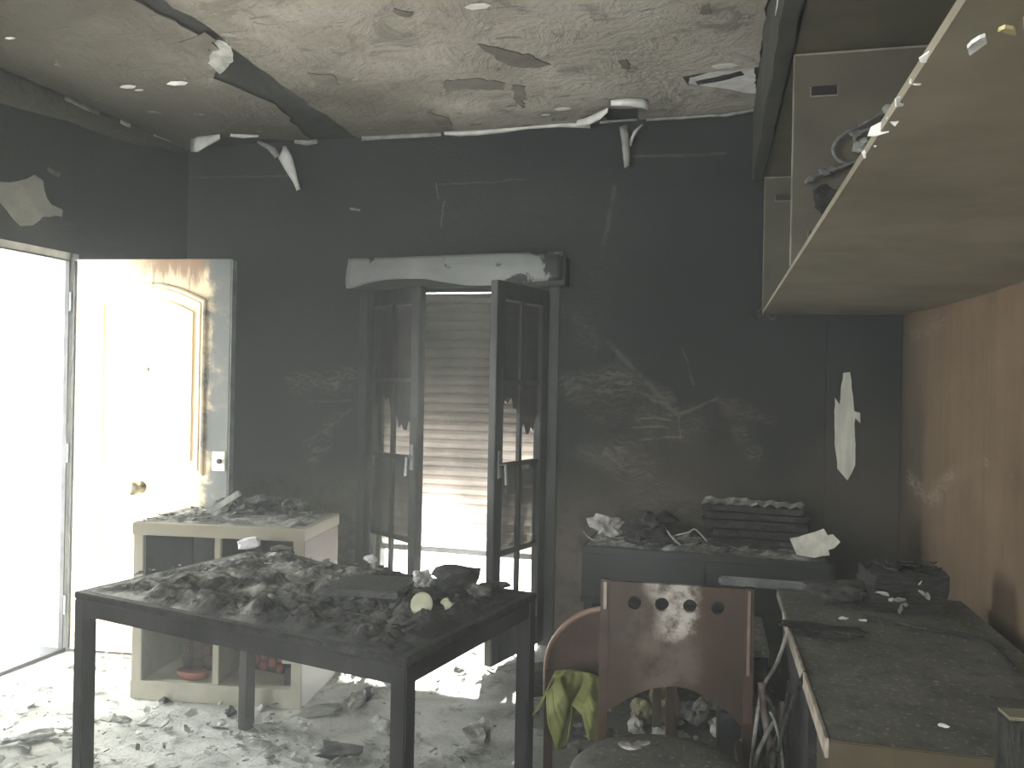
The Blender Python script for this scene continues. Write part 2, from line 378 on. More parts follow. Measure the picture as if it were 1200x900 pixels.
def tube(bm, pts, r, seg=8, cap=True):
    pts = [Vector(p) for p in pts]; rs = r if isinstance(r, (list, tuple)) else [r] * len(pts)
    rings = []; up = None
    for i, p in enumerate(pts):
        d = (pts[min(i + 1, len(pts) - 1)] - pts[max(i - 1, 0)]).normalized()
        if up is None: up = d.orthogonal().normalized()
        up = (up - d * up.dot(d)); up = up.normalized() if up.length > 1e-6 else d.orthogonal().normalized()
        s = d.cross(up)
        rings.append([bm.verts.new(p + (up * math.cos(a) + s * math.sin(a)) * rs[i]) for a in [2 * math.pi * k / seg for k in range(seg)]])
    for a, b in zip(rings, rings[1:]):
        for k in range(seg): bm.faces.new((a[k], a[(k + 1) % seg], b[(k + 1) % seg], b[k]))
    if cap: bm.faces.new(rings[0][::-1]); bm.faces.new(rings[-1])
    return bm
def lathe(bm, prof, seg=24, c=(0, 0, 0)):
    rings = [[bm.verts.new((c[0] + r * math.cos(2 * math.pi * k / seg), c[1] + r * math.sin(2 * math.pi * k / seg), c[2] + z)) for k in range(seg)] for r, z in prof]
    for a, b in zip(rings, rings[1:]):
        for k in range(seg): bm.faces.new((a[k], a[(k + 1) % seg], b[(k + 1) % seg], b[k]))
    bm.faces.new(rings[0][::-1]); bm.faces.new(rings[-1]); return bm
def fbm(p, s=1.0, o=4): return noise.fractal(Vector(p) * s, 1.0, 2.0, o)
def smoothpath(pts, n=6):
    pts = [Vector(p) for p in pts]; out = []
    for i in range(len(pts) - 1):
        p0 = pts[max(i - 1, 0)]; p1 = pts[i]; p2 = pts[i + 1]; p3 = pts[min(i + 2, len(pts) - 1)]
        for k in range(n):
            t = k / n
            out.append(.5 * ((2 * p1) + (p2 - p0) * t + (2 * p0 - 5 * p1 + 4 * p2 - p3) * t * t + (3 * p1 - p0 - 3 * p2 + p3) * t ** 3))
    out.append(pts[-1]); return out
def jag(pts, amp, step, seed):                   # roughen a closed outline
    rnd = random.Random(seed); out = []
    n = len(pts)
    for i in range(n):
        a = Vector(pts[i]); b = Vector(pts[(i + 1) % n]); L = (b - a).length; k = max(1, int(L / step))
        for j in range(k):
            q = a.lerp(b, j / k)
            if j: q += Vector([rnd.uniform(-amp, amp) for _ in range(len(q))])
            out.append(q)
    return out
def plate(outer, holes, to3, normal, thick):     # flat plate with holes from 2D outlines, to3 maps (u,v) to space
    bm = new(); edges = []
    for lp in [outer] + holes:
        vv = [bm.verts.new(to3(p[0], p[1])) for p in lp]
        for i in range(len(vv)): edges.append(bm.edges.new((vv[i], vv[(i + 1) % len(vv)])))
    bmesh.ops.triangle_fill(bm, use_beauty=True, edges=edges)
    fs = list(bm.faces)
    r = bmesh.ops.extrude_face_region(bm, geom=fs)
    for v in [e for e in r['geom'] if isinstance(e, bmesh.types.BMVert)]: v.co += Vector(normal) * thick
    return bm
def chunk(name, mat, size, seed, loc, rot=(0, 0, 0), rough=.35, parent=None, flat=False, sub=2):
    bm = new(); bmesh.ops.create_icosphere(bm, subdivisions=sub, radius=1)
    for v in bm.verts:
        d = v.co.copy(); off = Vector((seed * 3.7, seed * 1.3, 0))
        v.co = d * (1 + rough * fbm(d * 1.3 + off, 1, 3) + rough * .35 * noise.noise(d * 4.5 + off))
        for i in range(3): v.co[i] = max(-.8, min(.8, v.co[i])) / .8 if flat else v.co[i]
        v.co = Vector((v.co.x * size[0], v.co.y * size[1], v.co.z * size[2]))
    zmin = min(v.co.z for v in bm.verts)
    for v in bm.verts: v.co.z -= zmin
    return mk(name, bm, mat, parent, loc, rot)
def flake(bm, c, r, rnd, tilt=.4, th=.003, n=6, asp=.6):
    rz = rnd.uniform(0, 6.28); t = Matrix.Rotation(rnd.uniform(-tilt, tilt), 3, 'X') @ Matrix.Rotation(rnd.uniform(-tilt, tilt), 3, 'Y')
    m = Matrix.Rotation(rz, 3, 'Z') @ t
    pts = []
    for k in range(n):
        a = 2 * math.pi * k / n + rnd.uniform(-.35, .35); q = rnd.uniform(.6, 1) * r
        pts.append((math.cos(a) * q, math.sin(a) * q * asp, rnd.uniform(-.12, .12) * r))
    top = [bm.verts.new(Vector(c) + m @ Vector(p)) for p in pts]
    bot = [bm.verts.new(Vector(c) + m @ (Vector(p) - Vector((0, 0, th)))) for p in pts]
    bm.faces.new(top); bm.faces.new(bot[::-1])
    for k in range(n): bm.faces.new((top[k], bot[k], bot[(k + 1) % n], top[(k + 1) % n]))
def crust(name, mat, w_, d_, amp, seed, nflake, fr=(.01, .05), nx=80, ny=50, inset=.02):
    bm = new(); g_ = []
    for j in range(ny + 1):
        row = []
        for i in range(nx + 1):
            u = i / nx; v = j / ny
            x = (u - .5) * (w_ - inset); y = (v - .5) * (d_ - inset)
            e = min(u, 1 - u, v, 1 - v) * 12; e = min(1, e)
            h = abs(fbm((x + seed, y, 0), 5, 5)) * 1.1 + .5 * max(0, fbm((x, y + seed, 4), 16, 4)) + .22 * abs(noise.noise((x * 55, y * 55, seed)))
            row.append(bm.verts.new((x, y, .001 + e * amp * h)))
        g_.append(row)
    for j in range(ny):
        for i in range(nx): bm.faces.new((g_[j][i], g_[j][i + 1], g_[j + 1][i + 1], g_[j + 1][i]))
    rnd = random.Random(seed)
    for _ in range(nflake):
        r = rnd.uniform(*fr)
        flake(bm, (rnd.uniform(-.5, .5) * (w_ - 2 * r - inset), rnd.uniform(-.5, .5) * (d_ - 2 * r - inset), amp * .6 + rnd.uniform(0, .006)), r, rnd, .35)
    return bm
def sheet3(name, pts3, nrm, th, mat, parent=None, amp=.0, step=.03, seed=0, warp=.0):   # irregular sheet in a plane, roughened outline, slight warp
    pts3 = [Vector(p) for p in pts3]; c = sum(pts3, Vector()) / len(pts3); nrm = Vector(nrm).normalized()
    u = nrm.orthogonal().normalized(); v = nrm.cross(u)
    p2 = [Vector(((p - c).dot(u), (p - c).dot(v))) for p in pts3]
    if amp: p2 = jag(p2, amp, step, seed)
    bm = plate(p2, [], lambda a, b: u * a + v * b + nrm * (warp * fbm((a * 9, b * 9, seed), 1, 2)), nrm, th)
    return mk(name, bm, mat, parent, c if not parent else c)

# ================================================================== THE ROOM
bm = new(); nx, ny = 120, 170; grid = []
for j in range(ny + 1):
    row = []
    for i in range(nx + 1):
        x = XL + (XR + .22 - XL) * i / nx; y = YR + (YB - YR) * j / ny
        e = min(1, min(i, nx - i, j, ny - j) / 3)
        row.append(bm.verts.new((x, y, e * max(0, .012 * fbm((x, y, 0), 3, 5) + .008 * fbm((x, y, 7), 12, 3)))))
    grid.append(row)
for j in range(ny):
    for i in range(nx): bm.faces.new((grid[j][i], grid[j][i + 1], grid[j + 1][i + 1], grid[j + 1][i]))
floor = struct(mk('floor', bm, 'floor_ash', smooth=True), 'ash covered floor strewn with burnt rubble')
DY0, DY1, DZ = 2.70, 3.60, 2.09                         # doorway in the left wall
WX0, WX1, WZ = -2.16, -1.04, 2.06                       # window opening in the back wall
b = new(); t = .16
box(b, XL - t, XL, YR, DY0, 0, ZC); box(b, XL - t, XL, DY1, YB, 0, ZC); box(b, XL - t, XL, DY0, DY1, DZ, ZC)
wl = struct(mk('wall_left', b, 'soot_left'), 'soot blackened wall with the open doorway')
b = new(); t = .30
box(b, XL - .16, WX0, YB, YB + t, 0, ZC); box(b, WX1, XR + .15, YB, YB + t, 0, ZC); box(b, WX0, WX1, YB, YB + t, WZ, ZC)
wb = struct(mk('wall_back', b, 'soot_back'), 'soot blackened wall around the shuttered french window')
SK = R(1.9)                                             # the right-hand wall and its furniture stand slightly askew
wr = struct(mk('wall_right', bx(0, .15, YR - YB - .2, 0.3, 0, ZC, bev=0), 'scorched_wall', None, (XR, YB, 0), (0, 0, SK)), 'scorched brown wall behind the ash covered desk')
b = new()                                               # the wall behind the camera; unseen window opening added for fill light
box(b, XL - .16, -2.2, YR - .2, YR, 0, ZC); box(b, -.4, XR + .4, YR - .2, YR, 0, ZC)
box(b, -2.2, -.4, YR - .2, YR, 0, .75); box(b, -2.2, -.4, YR - .2, YR, 2.25, ZC)
struct(mk('wall_rear', b, 'soot_left'), 'sooty wall with an unseen window added for fill light')
ce = struct(mk('ceiling', bx(XL - .16, XR + .4, YR - .2, YB + .3, ZC, ZC + .15, bev=0), 'ceiling_soot'), 'sooty ceiling under peeling grey brown paint')
tr = struct(mk('trim_1', bx(.42, XR, YB - .05, YB, 0, ZC, bev=.004), 'soot_back'), 'shallow sooty pilaster in the corner')
out = struct(mk('terrace_floor', bx(-14, 8, YB + .3, 16, -.06, -.02, bev=0), 'concrete_out'), 'pale paving outside the window')
out2 = struct(mk('landing_floor', bx(-14, XL - .16, -6, YB + .3, -.06, -.02, bev=0), 'concrete_out'), 'pale paving outside the doorway')

# ceiling paint layer: separate sheets with gaps where it has fallen
ZP = ZC - .012
def csheet(name, px, seed, amp=.02, extra=None):
    pts = [onz(x, y, ZP) for x, y in px] + [Vector((*e, ZP)) for e in (extra or [])]
    for q in pts: q.y = min(q.y, YB - .012); q.x = max(q.x, XL + .01)
    p2 = jag([Vector((q.x, q.y)) for q in pts], amp, .07, seed)
    p2 = [(max(XL + .006, min(XR - .01, q.x)), max(YR + .02, min(YB - .008, q.y))) for q in p2]
    bm = plate(p2, [], lambda a, b: (a, b, ZP + .0), (0, 0, 1), .008)
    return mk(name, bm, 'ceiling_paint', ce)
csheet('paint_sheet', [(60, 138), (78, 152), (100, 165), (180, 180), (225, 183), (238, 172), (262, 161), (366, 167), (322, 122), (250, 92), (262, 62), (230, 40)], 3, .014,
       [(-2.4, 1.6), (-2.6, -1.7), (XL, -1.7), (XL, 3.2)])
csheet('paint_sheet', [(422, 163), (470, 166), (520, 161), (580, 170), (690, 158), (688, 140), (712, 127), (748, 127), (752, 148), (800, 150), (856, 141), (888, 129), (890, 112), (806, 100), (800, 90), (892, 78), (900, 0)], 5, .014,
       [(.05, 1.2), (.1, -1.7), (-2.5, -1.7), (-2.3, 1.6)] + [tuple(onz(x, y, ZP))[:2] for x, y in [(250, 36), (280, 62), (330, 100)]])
sheet3('paint_flake', [onz(x, y, ZP - .012) for x, y in [(244, 72), (252, 52), (270, 56), (274, 70), (258, 82)]], (0, .2, 1), .004, 'flake_grey', ce, .006, .03, 2, .01)
sheet3('paint_flake', [onz(x, y, ZC - .004) for x, y in [(808, 92), (840, 84), (884, 80), (886, 110), (846, 112), (806, 102)]], (0, 0, 1), .003, 'flake_white', ce, .006, .03, 6)
sheet3('char_patch', [onz(x, y, ZC - .011) for x, y in [(815, 96), (840, 91), (868, 84), (872, 88), (845, 95), (818, 100)]], (0, 0, 1), .003, 'char', ce, .006, .03, 9)
for k, (x, y, r) in enumerate([(150, 102, 7), (208, 98, 9), (660, 128, 7), (163, 106, 4), (12, 45, 4), (80, 131, 5), (640, 135, 4), (850, 78, 9), (560, 8, 8)]):
    c = onz(x, y, ZP - .006); rr = r * .0045
    sheet3('paint_flake', [c + Vector((math.cos(a) * rr * 1.5, math.sin(a) * rr * .7, 0)) for a in (0, 1.1, 2.2, 3.3, 4.3, 5.4)], (0, 0, 1), .003, 'flake_white', ce, .004, .02, k)
for k, pxs in enumerate([[(560, 52), (590, 58), (625, 66), (645, 76), (630, 80), (600, 78), (580, 68)], [(520, 96), (560, 92), (592, 98), (590, 106), (550, 104), (522, 108)], [(600, 100), (616, 102), (612, 128), (604, 118)],
        [(210, 50), (240, 38), (252, 46), (242, 62), (220, 58)], [(360, 86), (390, 88), (398, 100), (372, 102)], [(822, 8), (832, 4), (834, 16), (824, 18)], [(462, 10), (485, 14), (482, 20), (466, 18)], [(500, 132), (524, 138), (530, 148), (512, 146)], [(724, 72), (734, 70), (736, 82), (728, 80)],
        [(680, 138), (700, 132), (712, 140), (700, 148), (684, 148)]]):
    sheet3('char_patch', [onz(x, y, ZP - .0045) for x, y in pxs], (0, 0, 1), .003, 'ceiling_bare', ce, .012, .025, 30 + k)
def curl(pts, mat, bulge=.02, seed=1):                  # peeled lip hanging from the paint edge: (x, y_top, y_bottom) on the seen outline
    bm = new(); rows = []
    P = []
    for (x, y0, y1) in pts:
        a = onz(x, y0, ZP); a.y = min(a.y, YB - .03); a.x = max(a.x, XL + .012)
        d = (EYE - a); d.z = 0; d.normalize()
        k = (a - EYE).dot(CD) / F
        P.append((a, d, max(.004, (y1 - y0) * k)))
    n = 5; out_ = []
    for (a, d, h) in P:
        row = [a + d * (bulge * math.sin(math.pi * t_ / n)) + Vector((0, 0, -h * t_ / n)) for t_ in range(n + 1)]
        rows.append([bm.verts.new(q + Vector((0, 0, .004 * fbm(q * 20, 1, 2)))) for q in row])
    for r0, r1 in zip(rows, rows[1:]):
        for k in range(n): bm.faces.new((r0[k], r0[k + 1], r1[k + 1], r1[k]))
    o = mk('paint_curl', bm, mat, ce, smooth=True)
    s = o.modifiers.new('thickness', 'SOLIDIFY'); s.thickness = .003
    return o
curl([(-40, 58, 108), (0, 80, 121), (20, 90, 128), (45, 103, 136), (68, 116, 143), (85, 127, 154), (110, 140, 166), (150, 158, 175), (200, 177, 182)], 'ceiling_paint', .03)
curl([(0, 119, 126), (20, 122, 131), (45, 127, 138), (68, 134, 143)], 'flake_grey')
curl([(70, 146, 152), (80, 149, 158), (92, 150, 157)], 'flake_white')
curl([(224, 163, 177), (232, 160, 178), (242, 159, 172), (258, 157, 163)], 'flake_white')
curl([(270, 156, 160), (285, 157, 162), (303, 158, 161)], 'flake_white')
curl([(526, 159, 163), (545, 160, 167), (570, 163, 170), (600, 163, 169), (630, 161, 165), (665, 159, 163), (690, 155, 162), (696, 150, 158)], 'flake_white')
curl([(676, 141, 147), (690, 136, 146), (703, 130, 140), (712, 126, 132)], 'flake_white')
curl([(716, 118, 124), (735, 115, 124), (752, 116, 126), (760, 118, 130)], 'flake_white')
curl([(706, 148, 151), (730, 147, 150), (750, 146, 149)], 'flake_grey')
curl([(760, 147, 151), (800, 147, 151), (830, 143, 147), (850, 136, 141), (888, 126, 130)], 'flake_grey', .012)
curl([(100, 163, 167), (140, 172, 176), (180, 179, 183), (224, 180, 185)], 'flake_grey', .012)
curl([(424, 160, 165), (450, 163, 167), (470, 162, 167), (495, 159, 164), (520, 157, 162)], 'flake_grey', .012)
curl([(345, 164, 168), (360, 164, 170), (372, 163, 168)], 'flake_grey', .012)
def hang(name, path, wd, mat, label):                  # a strip of peeled paint dangling from the ceiling
    bm = new(); pp = [ony(x, y, YB - .10 - .03 * math.sin(i * 1.3)) for i, (x, y) in enumerate(path)]
    rows = []
    for i, (q, wv) in enumerate(zip(pp, wd)):
        h = wv * .005 * .5
        rows.append([bm.verts.new(q + Vector((s * h, -.012 * (1 - s * s), .004 * s))) for s in (-1, -.5, 0, .5, 1)])
    for r0, r1 in zip(rows, rows[1:]):
        for k in range(4): bm.faces.new((r0[k], r0[k + 1], r1[k + 1], r1[k]))
    o = mk(name, bm, mat, ce, smooth=True); s = o.modifiers.new('thickness', 'SOLIDIFY'); s.thickness = .003
    o['label'] = label
hang('peeled_strip', [(303, 166), (318, 174), (326, 184), (332, 176)], [4, 9, 8, 3], 'flake_grey', 'dangling grey paint strip')
hang('peeled_strip', [(333, 172), (334, 184), (340, 198), (346, 212), (350, 223)], [5, 18, 14, 7, 5], 'flake_white', 'pale curled paint strip hanging down')
hang('peeled_strip', [(731, 148), (733, 165), (734, 180), (735, 196)], [9, 8, 7, 5], 'flake_grey', 'narrow grey paint strip hanging down')
hang('peeled_strip', [(752, 147), (745, 154), (741, 162), (739, 172)], [5, 5, 4, 3], 'flake_white', 'thin white paint strip')
# bare plaster patch on the left wall
o = sheet3('plaster_patch', [onx(x, y, XL + .004) for x, y in [(-12, 224), (0, 213), (22, 212), (40, 205), (50, 212), (54, 232), (60, 240), (73, 246), (72, 254), (50, 254), (38, 264), (24, 265), (6, 244)]], (1, 0, 0), .004, 'plaster_patch', wl, .006, .04, 4)
o['label'] = 'pale bare plaster patch'
# torn paper on the corner pilaster
o = sheet3('torn_paper', [ony(x, y, YB - .056) for x, y in [(988, 437), (996, 436), (998, 455), (1001, 482), (1008, 484), (1008, 496), (1002, 490), (1002, 545), (993, 563), (981, 549), (978, 520), (978, 466), (984, 474), (985, 460)]], (0, -1, 0), .003, 'torn_paper', tr, .003, .03, 8, .012)
o['label'] = 'torn strip of pale wallpaper'

# ------------------------------------------------------------------ door frame and door leaf
b = new()
box(b, XL - .16, XL + .012, DY1 - .018, DY1 + .045, 0, DZ + .018); box(b, XL - .16, XL + .012, DY0 - .045, DY0 + .018, 0, DZ + .018)
box(b, XL - .16, XL + .012, DY0, DY1, DZ - .02, DZ + .018)
tf = struct(mk('trim_2', b, 'frame_white'), 'pale steel frame of the open doorway')
b = new(); box(b, XL - .012, XL + .016, DY1 - .024, DY1 - .017, 0, DZ - .02); box(b, XL - .012, XL + .016, DY0 + .02, DY1 - .02, DZ - .028, DZ - .02)
mk('door_seal', b, 'black_seal', tf)
mk('threshold', bx(XL - .16, XL + .02, DY0, DY1, 0, .02), 'black_seal', tf)
hinge = Vector((XL + .03, DY1 + .0, 0)); tip = cw(4.25, -338 / F * 4.25)
ang = math.atan2(tip.y - hinge.y, tip.x - hinge.x)
dr = empty('door_1', hinge, ang); struct(dr, 'pale panelled entrance door standing open, browned by smoke')
LW, LH, LT = .885, 2.075, .05
mk('door_slab', bx(0, LW, 0, LT, .015, LH, bev=.004), 'door_wood', dr)
mk('edge_strip', bx(LW, LW + .006, .002, LT - .002, .02, LH - .005, bev=.001), 'door_edge_steel', dr)
mk('weather_bar', bx(.0, .012, -.012, 0, .02, LH - .01, bev=.002), 'black_seal', dr)
def moulding(path, prof):
    n = len(path); bm = new(); rings = []
    for i in range(n):
        p = Vector(path[i]); a = (p - Vector(path[i - 1])).normalized(); c = (Vector(path[(i + 1) % n]) - p).normalized()
        na = Vector((-a.y, a.x)); nc = Vector((-c.y, c.x)); m = (na + nc); m = m / max(.3, m.length_squared / 2) if m.length else na
        rings.append([bm.verts.new((p.x + m.x * o_, -h, p.y + m.y * o_)) for o_, h in prof])
    for i in range(n):
        r0 = rings[i]; r1 = rings[(i + 1) % n]
        for k in range(len(prof) - 1): bm.faces.new((r0[k], r0[k + 1], r1[k + 1], r1[k]))
    return bm
def arch(u0, u1, z0, z1, rise, n=14):
    pts = [(u0, z0), (u1, z0)]
    for k in range(n + 1):
        t_ = k / n; u = u1 + (u0 - u1) * t_; pts.append((u, z1 + rise * math.sin(math.pi * t_)))
    return pts
prof = [(0, 0), (.004, .012), (.014, .017), (.024, .010), (.032, .016), (.046, .012), (.054, .001)]
mk('upper_moulding', moulding(arch(.13, .755, .955, 1.865, .09), prof), 'door_wood', dr)
mk('lower_moulding', moulding([(.13, .16), (.755, .16), (.755, .80), (.13, .80)], prof), 'door_wood', dr)
inner = arch(.205, .68, 1.03, 1.80, .07)
mk('upper_panel', plate(inner, [], lambda a, c: (a, 0, c), (0, -1, 0), .009), 'door_wood', dr)
mk('lower_panel', plate([(.205, .235), (.68, .235), (.68, .725), (.205, .725)], [], lambda a, c: (a, 0, c), (0, -1, 0), .009), 'door_wood', dr)
b = new(); lathe(b, [(.008, 0), (.012, .006), (.011, .01)], 14); o = mk('peephole', b, 'brass_dull', dr, (.43, -.008, 1.50), (R(90), 0, 0))
kb = new(); lathe(kb, [(.034, 0), (.034, .006), (.016, .010), (.013, .035), (.022, .045), (.034, .058), (.036, .070), (.028, .084), (.008, .088)], 20)
mk('door_knob', kb, 'brass_dull', dr, (.40, 0, .885), (R(90), 0, 0), smooth=True)
lp = mk('lock_plate', bx(.80, .872, -.006, 0, .985, 1.085, bev=.002), 'lock_plate', dr)
b = new(); lathe(b, [(.013, 0), (.013, .012), (.009, .014)], 14); mk('lock_cylinder', b, 'black_seal', lp, (.843, -.005, 1.035), (R(90), 0, 0))
for z in (.25, 1.05, 1.85):
    b = new(); tube(b, [(0, 0, z - .05), (0, 0, z + .05)], .009, 10); mk('hinge', b, 'door_edge_steel', dr, (-.012, -.012, 0))

# ------------------------------------------------------------------ french window with shutter
wn = empty('window_1', ((WX0 + WX1) / 2, YB, 0)); struct(wn, 'charred french window with half open leaves and a closed roller shutter')
hw = (WX1 - WX0) / 2
b = new(); fy0, fy1 = -.025, .05
box(b, -hw - .05, -hw + .045, fy0, fy1, 0, WZ, .004); box(b, hw - .045, hw + .05, fy0, fy1, 0, WZ, .004); box(b, -hw, hw, fy0, fy1, WZ - .07, WZ, .004)
mk('frame', b, 'leaf_paint', wn)
for s in (-1, 1): mk('shutter_guide', bx(s * hw - .03 * (s > 0), s * hw + .03 * (s < 0), .16, .22, 0, WZ - .02), 'leaf_paint', wn)
# shutter box above, its cover warped by heat
bxx = mk('shutter_box', bx(-.62, .66, -.125, -.001, 2.005, 2.165, bev=.004), 'leaf_paint', wn)
bm = new(); rows = []
n = 40
for i in range(n + 1):
    u = i / n; x = -.63 + 1.28 * u; rw_ = []
    sag = .035 * math.sin(u * 2.2 * math.pi + .2) * (1 - .5 * u) - .045 * max(0, 1 - abs(u - .02) * 6) + .03 * max(0, 1 - abs(u - .38) * 5)
    for k in range(9):
        v = k / 8; zt = 2.175 + .012 * u; zb = 2.02 + sag * .7
        z = zt + (zb - zt) * v
        rw_.append(bm.verts.new((x, -.142 - .022 * math.sin(v * 3) - .014 * fbm((x * 3, v * 2, 3), 1, 3) - .02 * v * v, z)))
    rows.append(rw_)
for r0, r1 in zip(rows, rows[1:]):
    for k in range(8): bm.faces.new((r0[k], r0[k + 1], r1[k + 1], r1[k]))
o = mk('box_cover', bm, 'box_cover', wn, smooth=True); s = o.modifiers.new('t', 'SOLIDIFY'); s.thickness = .004
o['label'] = 'grey heat warped shutter box cover'
# slats
pitch = .055; zt = WZ - .06; zlow = .44
bm = new(); prof2 = [(-.5 * pitch - .003, .004), (-.3 * pitch, -.006), (0, -.010), (.3 * pitch, -.006), (.5 * pitch + .002, .006)]
fr = [[bm.verts.new((x, y, z)) for z, y in prof2] for x in (-hw + .012, hw - .012)]
bk = [[bm.verts.new((x, y + .006, z)) for z, y in prof2] for x in (-hw + .012, hw - .012)]
for k in range(4):
    bm.faces.new((fr[0][k], fr[1][k], fr[1][k + 1], fr[0][k + 1])); bm.faces.new((bk[0][k + 1], bk[1][k + 1], bk[1][k], bk[0][k]))
for s in (0, 1):
    for k in range(4): bm.faces.new((fr[s][k], fr[s][k + 1], bk[s][k + 1], bk[s][k]))
bm.faces.new((fr[0][0], bk[0][0], bk[1][0], fr[1][0])); bm.faces.new((fr[0][4], fr[1][4], bk[1][4], bk[0][4]))
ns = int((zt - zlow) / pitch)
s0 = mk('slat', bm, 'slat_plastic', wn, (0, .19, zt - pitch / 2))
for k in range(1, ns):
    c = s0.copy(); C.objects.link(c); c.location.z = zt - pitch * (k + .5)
mk('bottom_rail', bx(-hw + .012, hw - .012, .184, .202, zt - ns * pitch - .035, zt - ns * pitch - .003), 'dull_steel', wn)
# leaves
def leaf(hx, sgn, ang_, label):
    W, H0, H1, T_ = .535, .03, 1.985, .045
    e = mk('window_leaf', (lambda b: (box(b, 0, .075, -T_, 0, H0, H1, .004), box(b, W - .075, W, -T_, 0, H0, H1, .004), box(b, .07, W - .07, -T_, 0, H1 - .09, H1, .004),
        box(b, .07, W - .07, -T_, 0, H0, H0 + .16, .004), b)[-1])(new()), 'leaf_paint', wn)
    e.location = (hx, -.03, 0); e.rotation_euler = (0, 0, ang_); e['label'] = label
    if sgn < 0: e.scale = (-1, 1, 1)
    mid = (.07 + W - .07) / 2; zs = [H0 + .16, .585, 1.04, 1.47, H1 - .09]
    mk('muntin', bx(mid - .012, mid + .012, -T_ + .01, -.01, H0 + .15, H1 - .08, bev=.002), 'leaf_paint', e)
    for z in zs[1:-1]: mk('muntin', bx(.07, W - .07, -T_ + .01, -.01, z - .012, z + .012, bev=.002), 'leaf_paint', e)
    rnd = random.Random(int(hx * 100))
    for i in range(2):
        u0, u1 = (.073, mid - .01) if i == 0 else (mid + .01, W - .073)
        for j in range(4):
            z0, z1 = zs[j] + .01, zs[j + 1] - .01
            if j == 2:                                      # broken panes: only drooped remains in the upper corner
                pts = [(u0, z1), (u1, z1)] + [(u1 + (u0 - u1) * k / 8, z1 - (z1 - z0) * (.42 + .22 * math.sin(math.pi * k / 8) * (1 if (i + (sgn < 0)) % 2 else -1) + .06 * math.sin(k * 2.3))) for k in range(9)]
                pts = pts[:2] + pts[2:]
                mk('broken_pane', plate(pts, [], lambda a, c: (a, -T_ * .5, c), (0, 1, 0), .004), 'glass_sooty', e)
            else:
                mk('pane', bx(u0, u1, -T_ * .5, -T_ * .5 + .004, z0, z1, bev=0), 'glass_sooty' if j > 0 else 'glass_clear', e)
    b = new(); box(b, W - .055, W - .025, -T_ - .008, -T_, .98, 1.12, .002); tube(b, [(W - .04, -T_, 1.05), (W - .04, -T_ - .04, 1.05), (W - .04, -T_ - .045, .95)], .008, 8)
    mk('handle', b, 'dull_steel', e)
    return e
leaf(-hw + .045, 1, R(-33), 'charred window leaf standing partly open')
leaf(hw - .045, -1, R(74), 'charred window leaf swung fully into the room')

# ================================================================== OBJECTS
# ------------------------------------------------------------------ steel frame table
A = cw(2.79, -1.42); B_ = cw(2.155, -.2444); C_ = cw(2.91, .06); D_ = cw(3.47, -1.11)
ctr = (A + B_ + C_ + D_) / 4
dirx = ((B_ - A) + (C_ - D_)).normalized(); ta = math.atan2(dirx.y, dirx.x)
TW, TD, TH = 1.34, .80, .735
tb = empty('table', (ctr.x, ctr.y, 0), ta); tag(tb, 'fire blackened steel frame table heaped with charred debris', 'table')
b = bx(-TW / 2, TW / 2, -TD / 2, TD / 2, TH - .022, TH); mk('tabletop', b, 'char', tb)
for s in (-1, 1):
    mk('apron', bx(-TW / 2 + .04, TW / 2 - .04, s * (TD / 2 - .045) if s < 0 else TD / 2 - .045, s * (TD / 2 - .005) if s > 0 else -TD / 2 + .005 + .0, TH - .075, TH - .022) if False else
       bx(-TW / 2 + .04, TW / 2 - .04, min(s * (TD / 2 - .045), s * (TD / 2 - .004)), max(s * (TD / 2 - .045), s * (TD / 2 - .004)), TH - .078, TH - .0225), 'char_steel', tb)
    mk('apron', bx(min(s * (TW / 2 - .045), s * (TW / 2 - .004)), max(s * (TW / 2 - .045), s * (TW / 2 - .004)), -TD / 2 + .04, TD / 2 - .04, TH - .078, TH - .0225), 'char_steel', tb)
for sx in (-1, 1):
    for sy in (-1, 1):
        x = sx * (TW / 2 - .026); y = sy * (TD / 2 - .026)
        mk('leg', bx(x - .025, x + .025, y - .025, y + .025, 0, TH - .0225, bev=.004), 'char_steel', tb)
rotT = Matrix.Rotation(ta, 3, 'Z')
def tpos(px, py, z=TH + .012): return onz(px, py, z)
cr = mk('charred_debris', crust('c', 'crust', TW - .03, TD - .03, .045, 11, 170, (.005, .026), 170, 104), 'crust', None, (ctr.x, ctr.y, TH), (0, 0, ta))
tag(cr, 'layer of flaking char and ash spread over the steel table', 'debris', kind='stuff')
p = tpos(435, 695); o = mk('charred_slab', bx(-.13, .13, -.10, .10, 0, .022, bev=.004), 'char_gloss', None, (p.x, p.y, TH + .026), (R(2), R(-1), ta + .25))
tag(o, 'flat glossy black burnt slab lying on the steel table', 'slab')
p = tpos(532, 688); o = chunk('charred_lump', 'char', (.085, .055, .04), 21, (p.x, p.y, TH + .012), (0, 0, ta), .5); tag(o, 'long black burnt lump behind the foil ball', 'debris')
p = tpos(578, 690); o = chunk('charred_lump', 'crust', (.05, .032, .014), 36, (p.x, p.y, TH + .012), (0, 0, ta + .3), .6); tag(o, 'low burnt lump at the table corner by the window', 'debris')
p = tpos(560, 700); o = chunk('charred_lump', 'crust', (.06, .03, .018), 27, (p.x, p.y, TH + .012), (0, 0, ta - .3), .6); tag(o, 'grey crusted lump beside the cream lid', 'debris')
p = tpos(495, 692); o = chunk('foil_ball', 'foil', (.033, .03, .032), 23, (p.x, p.y, TH + .02), (0, 0, 0), .7, sub=3); tag(o, 'crumpled silvery ball on the burnt table', 'ball')
p = tpos(494, 722); b = new(); lathe(b, [(.038, -.004), (.042, 0), (.042, .006), (.034, .008)], 24); bmesh.ops.scale(b, vec=(.8, .85, 1), verts=b.verts)
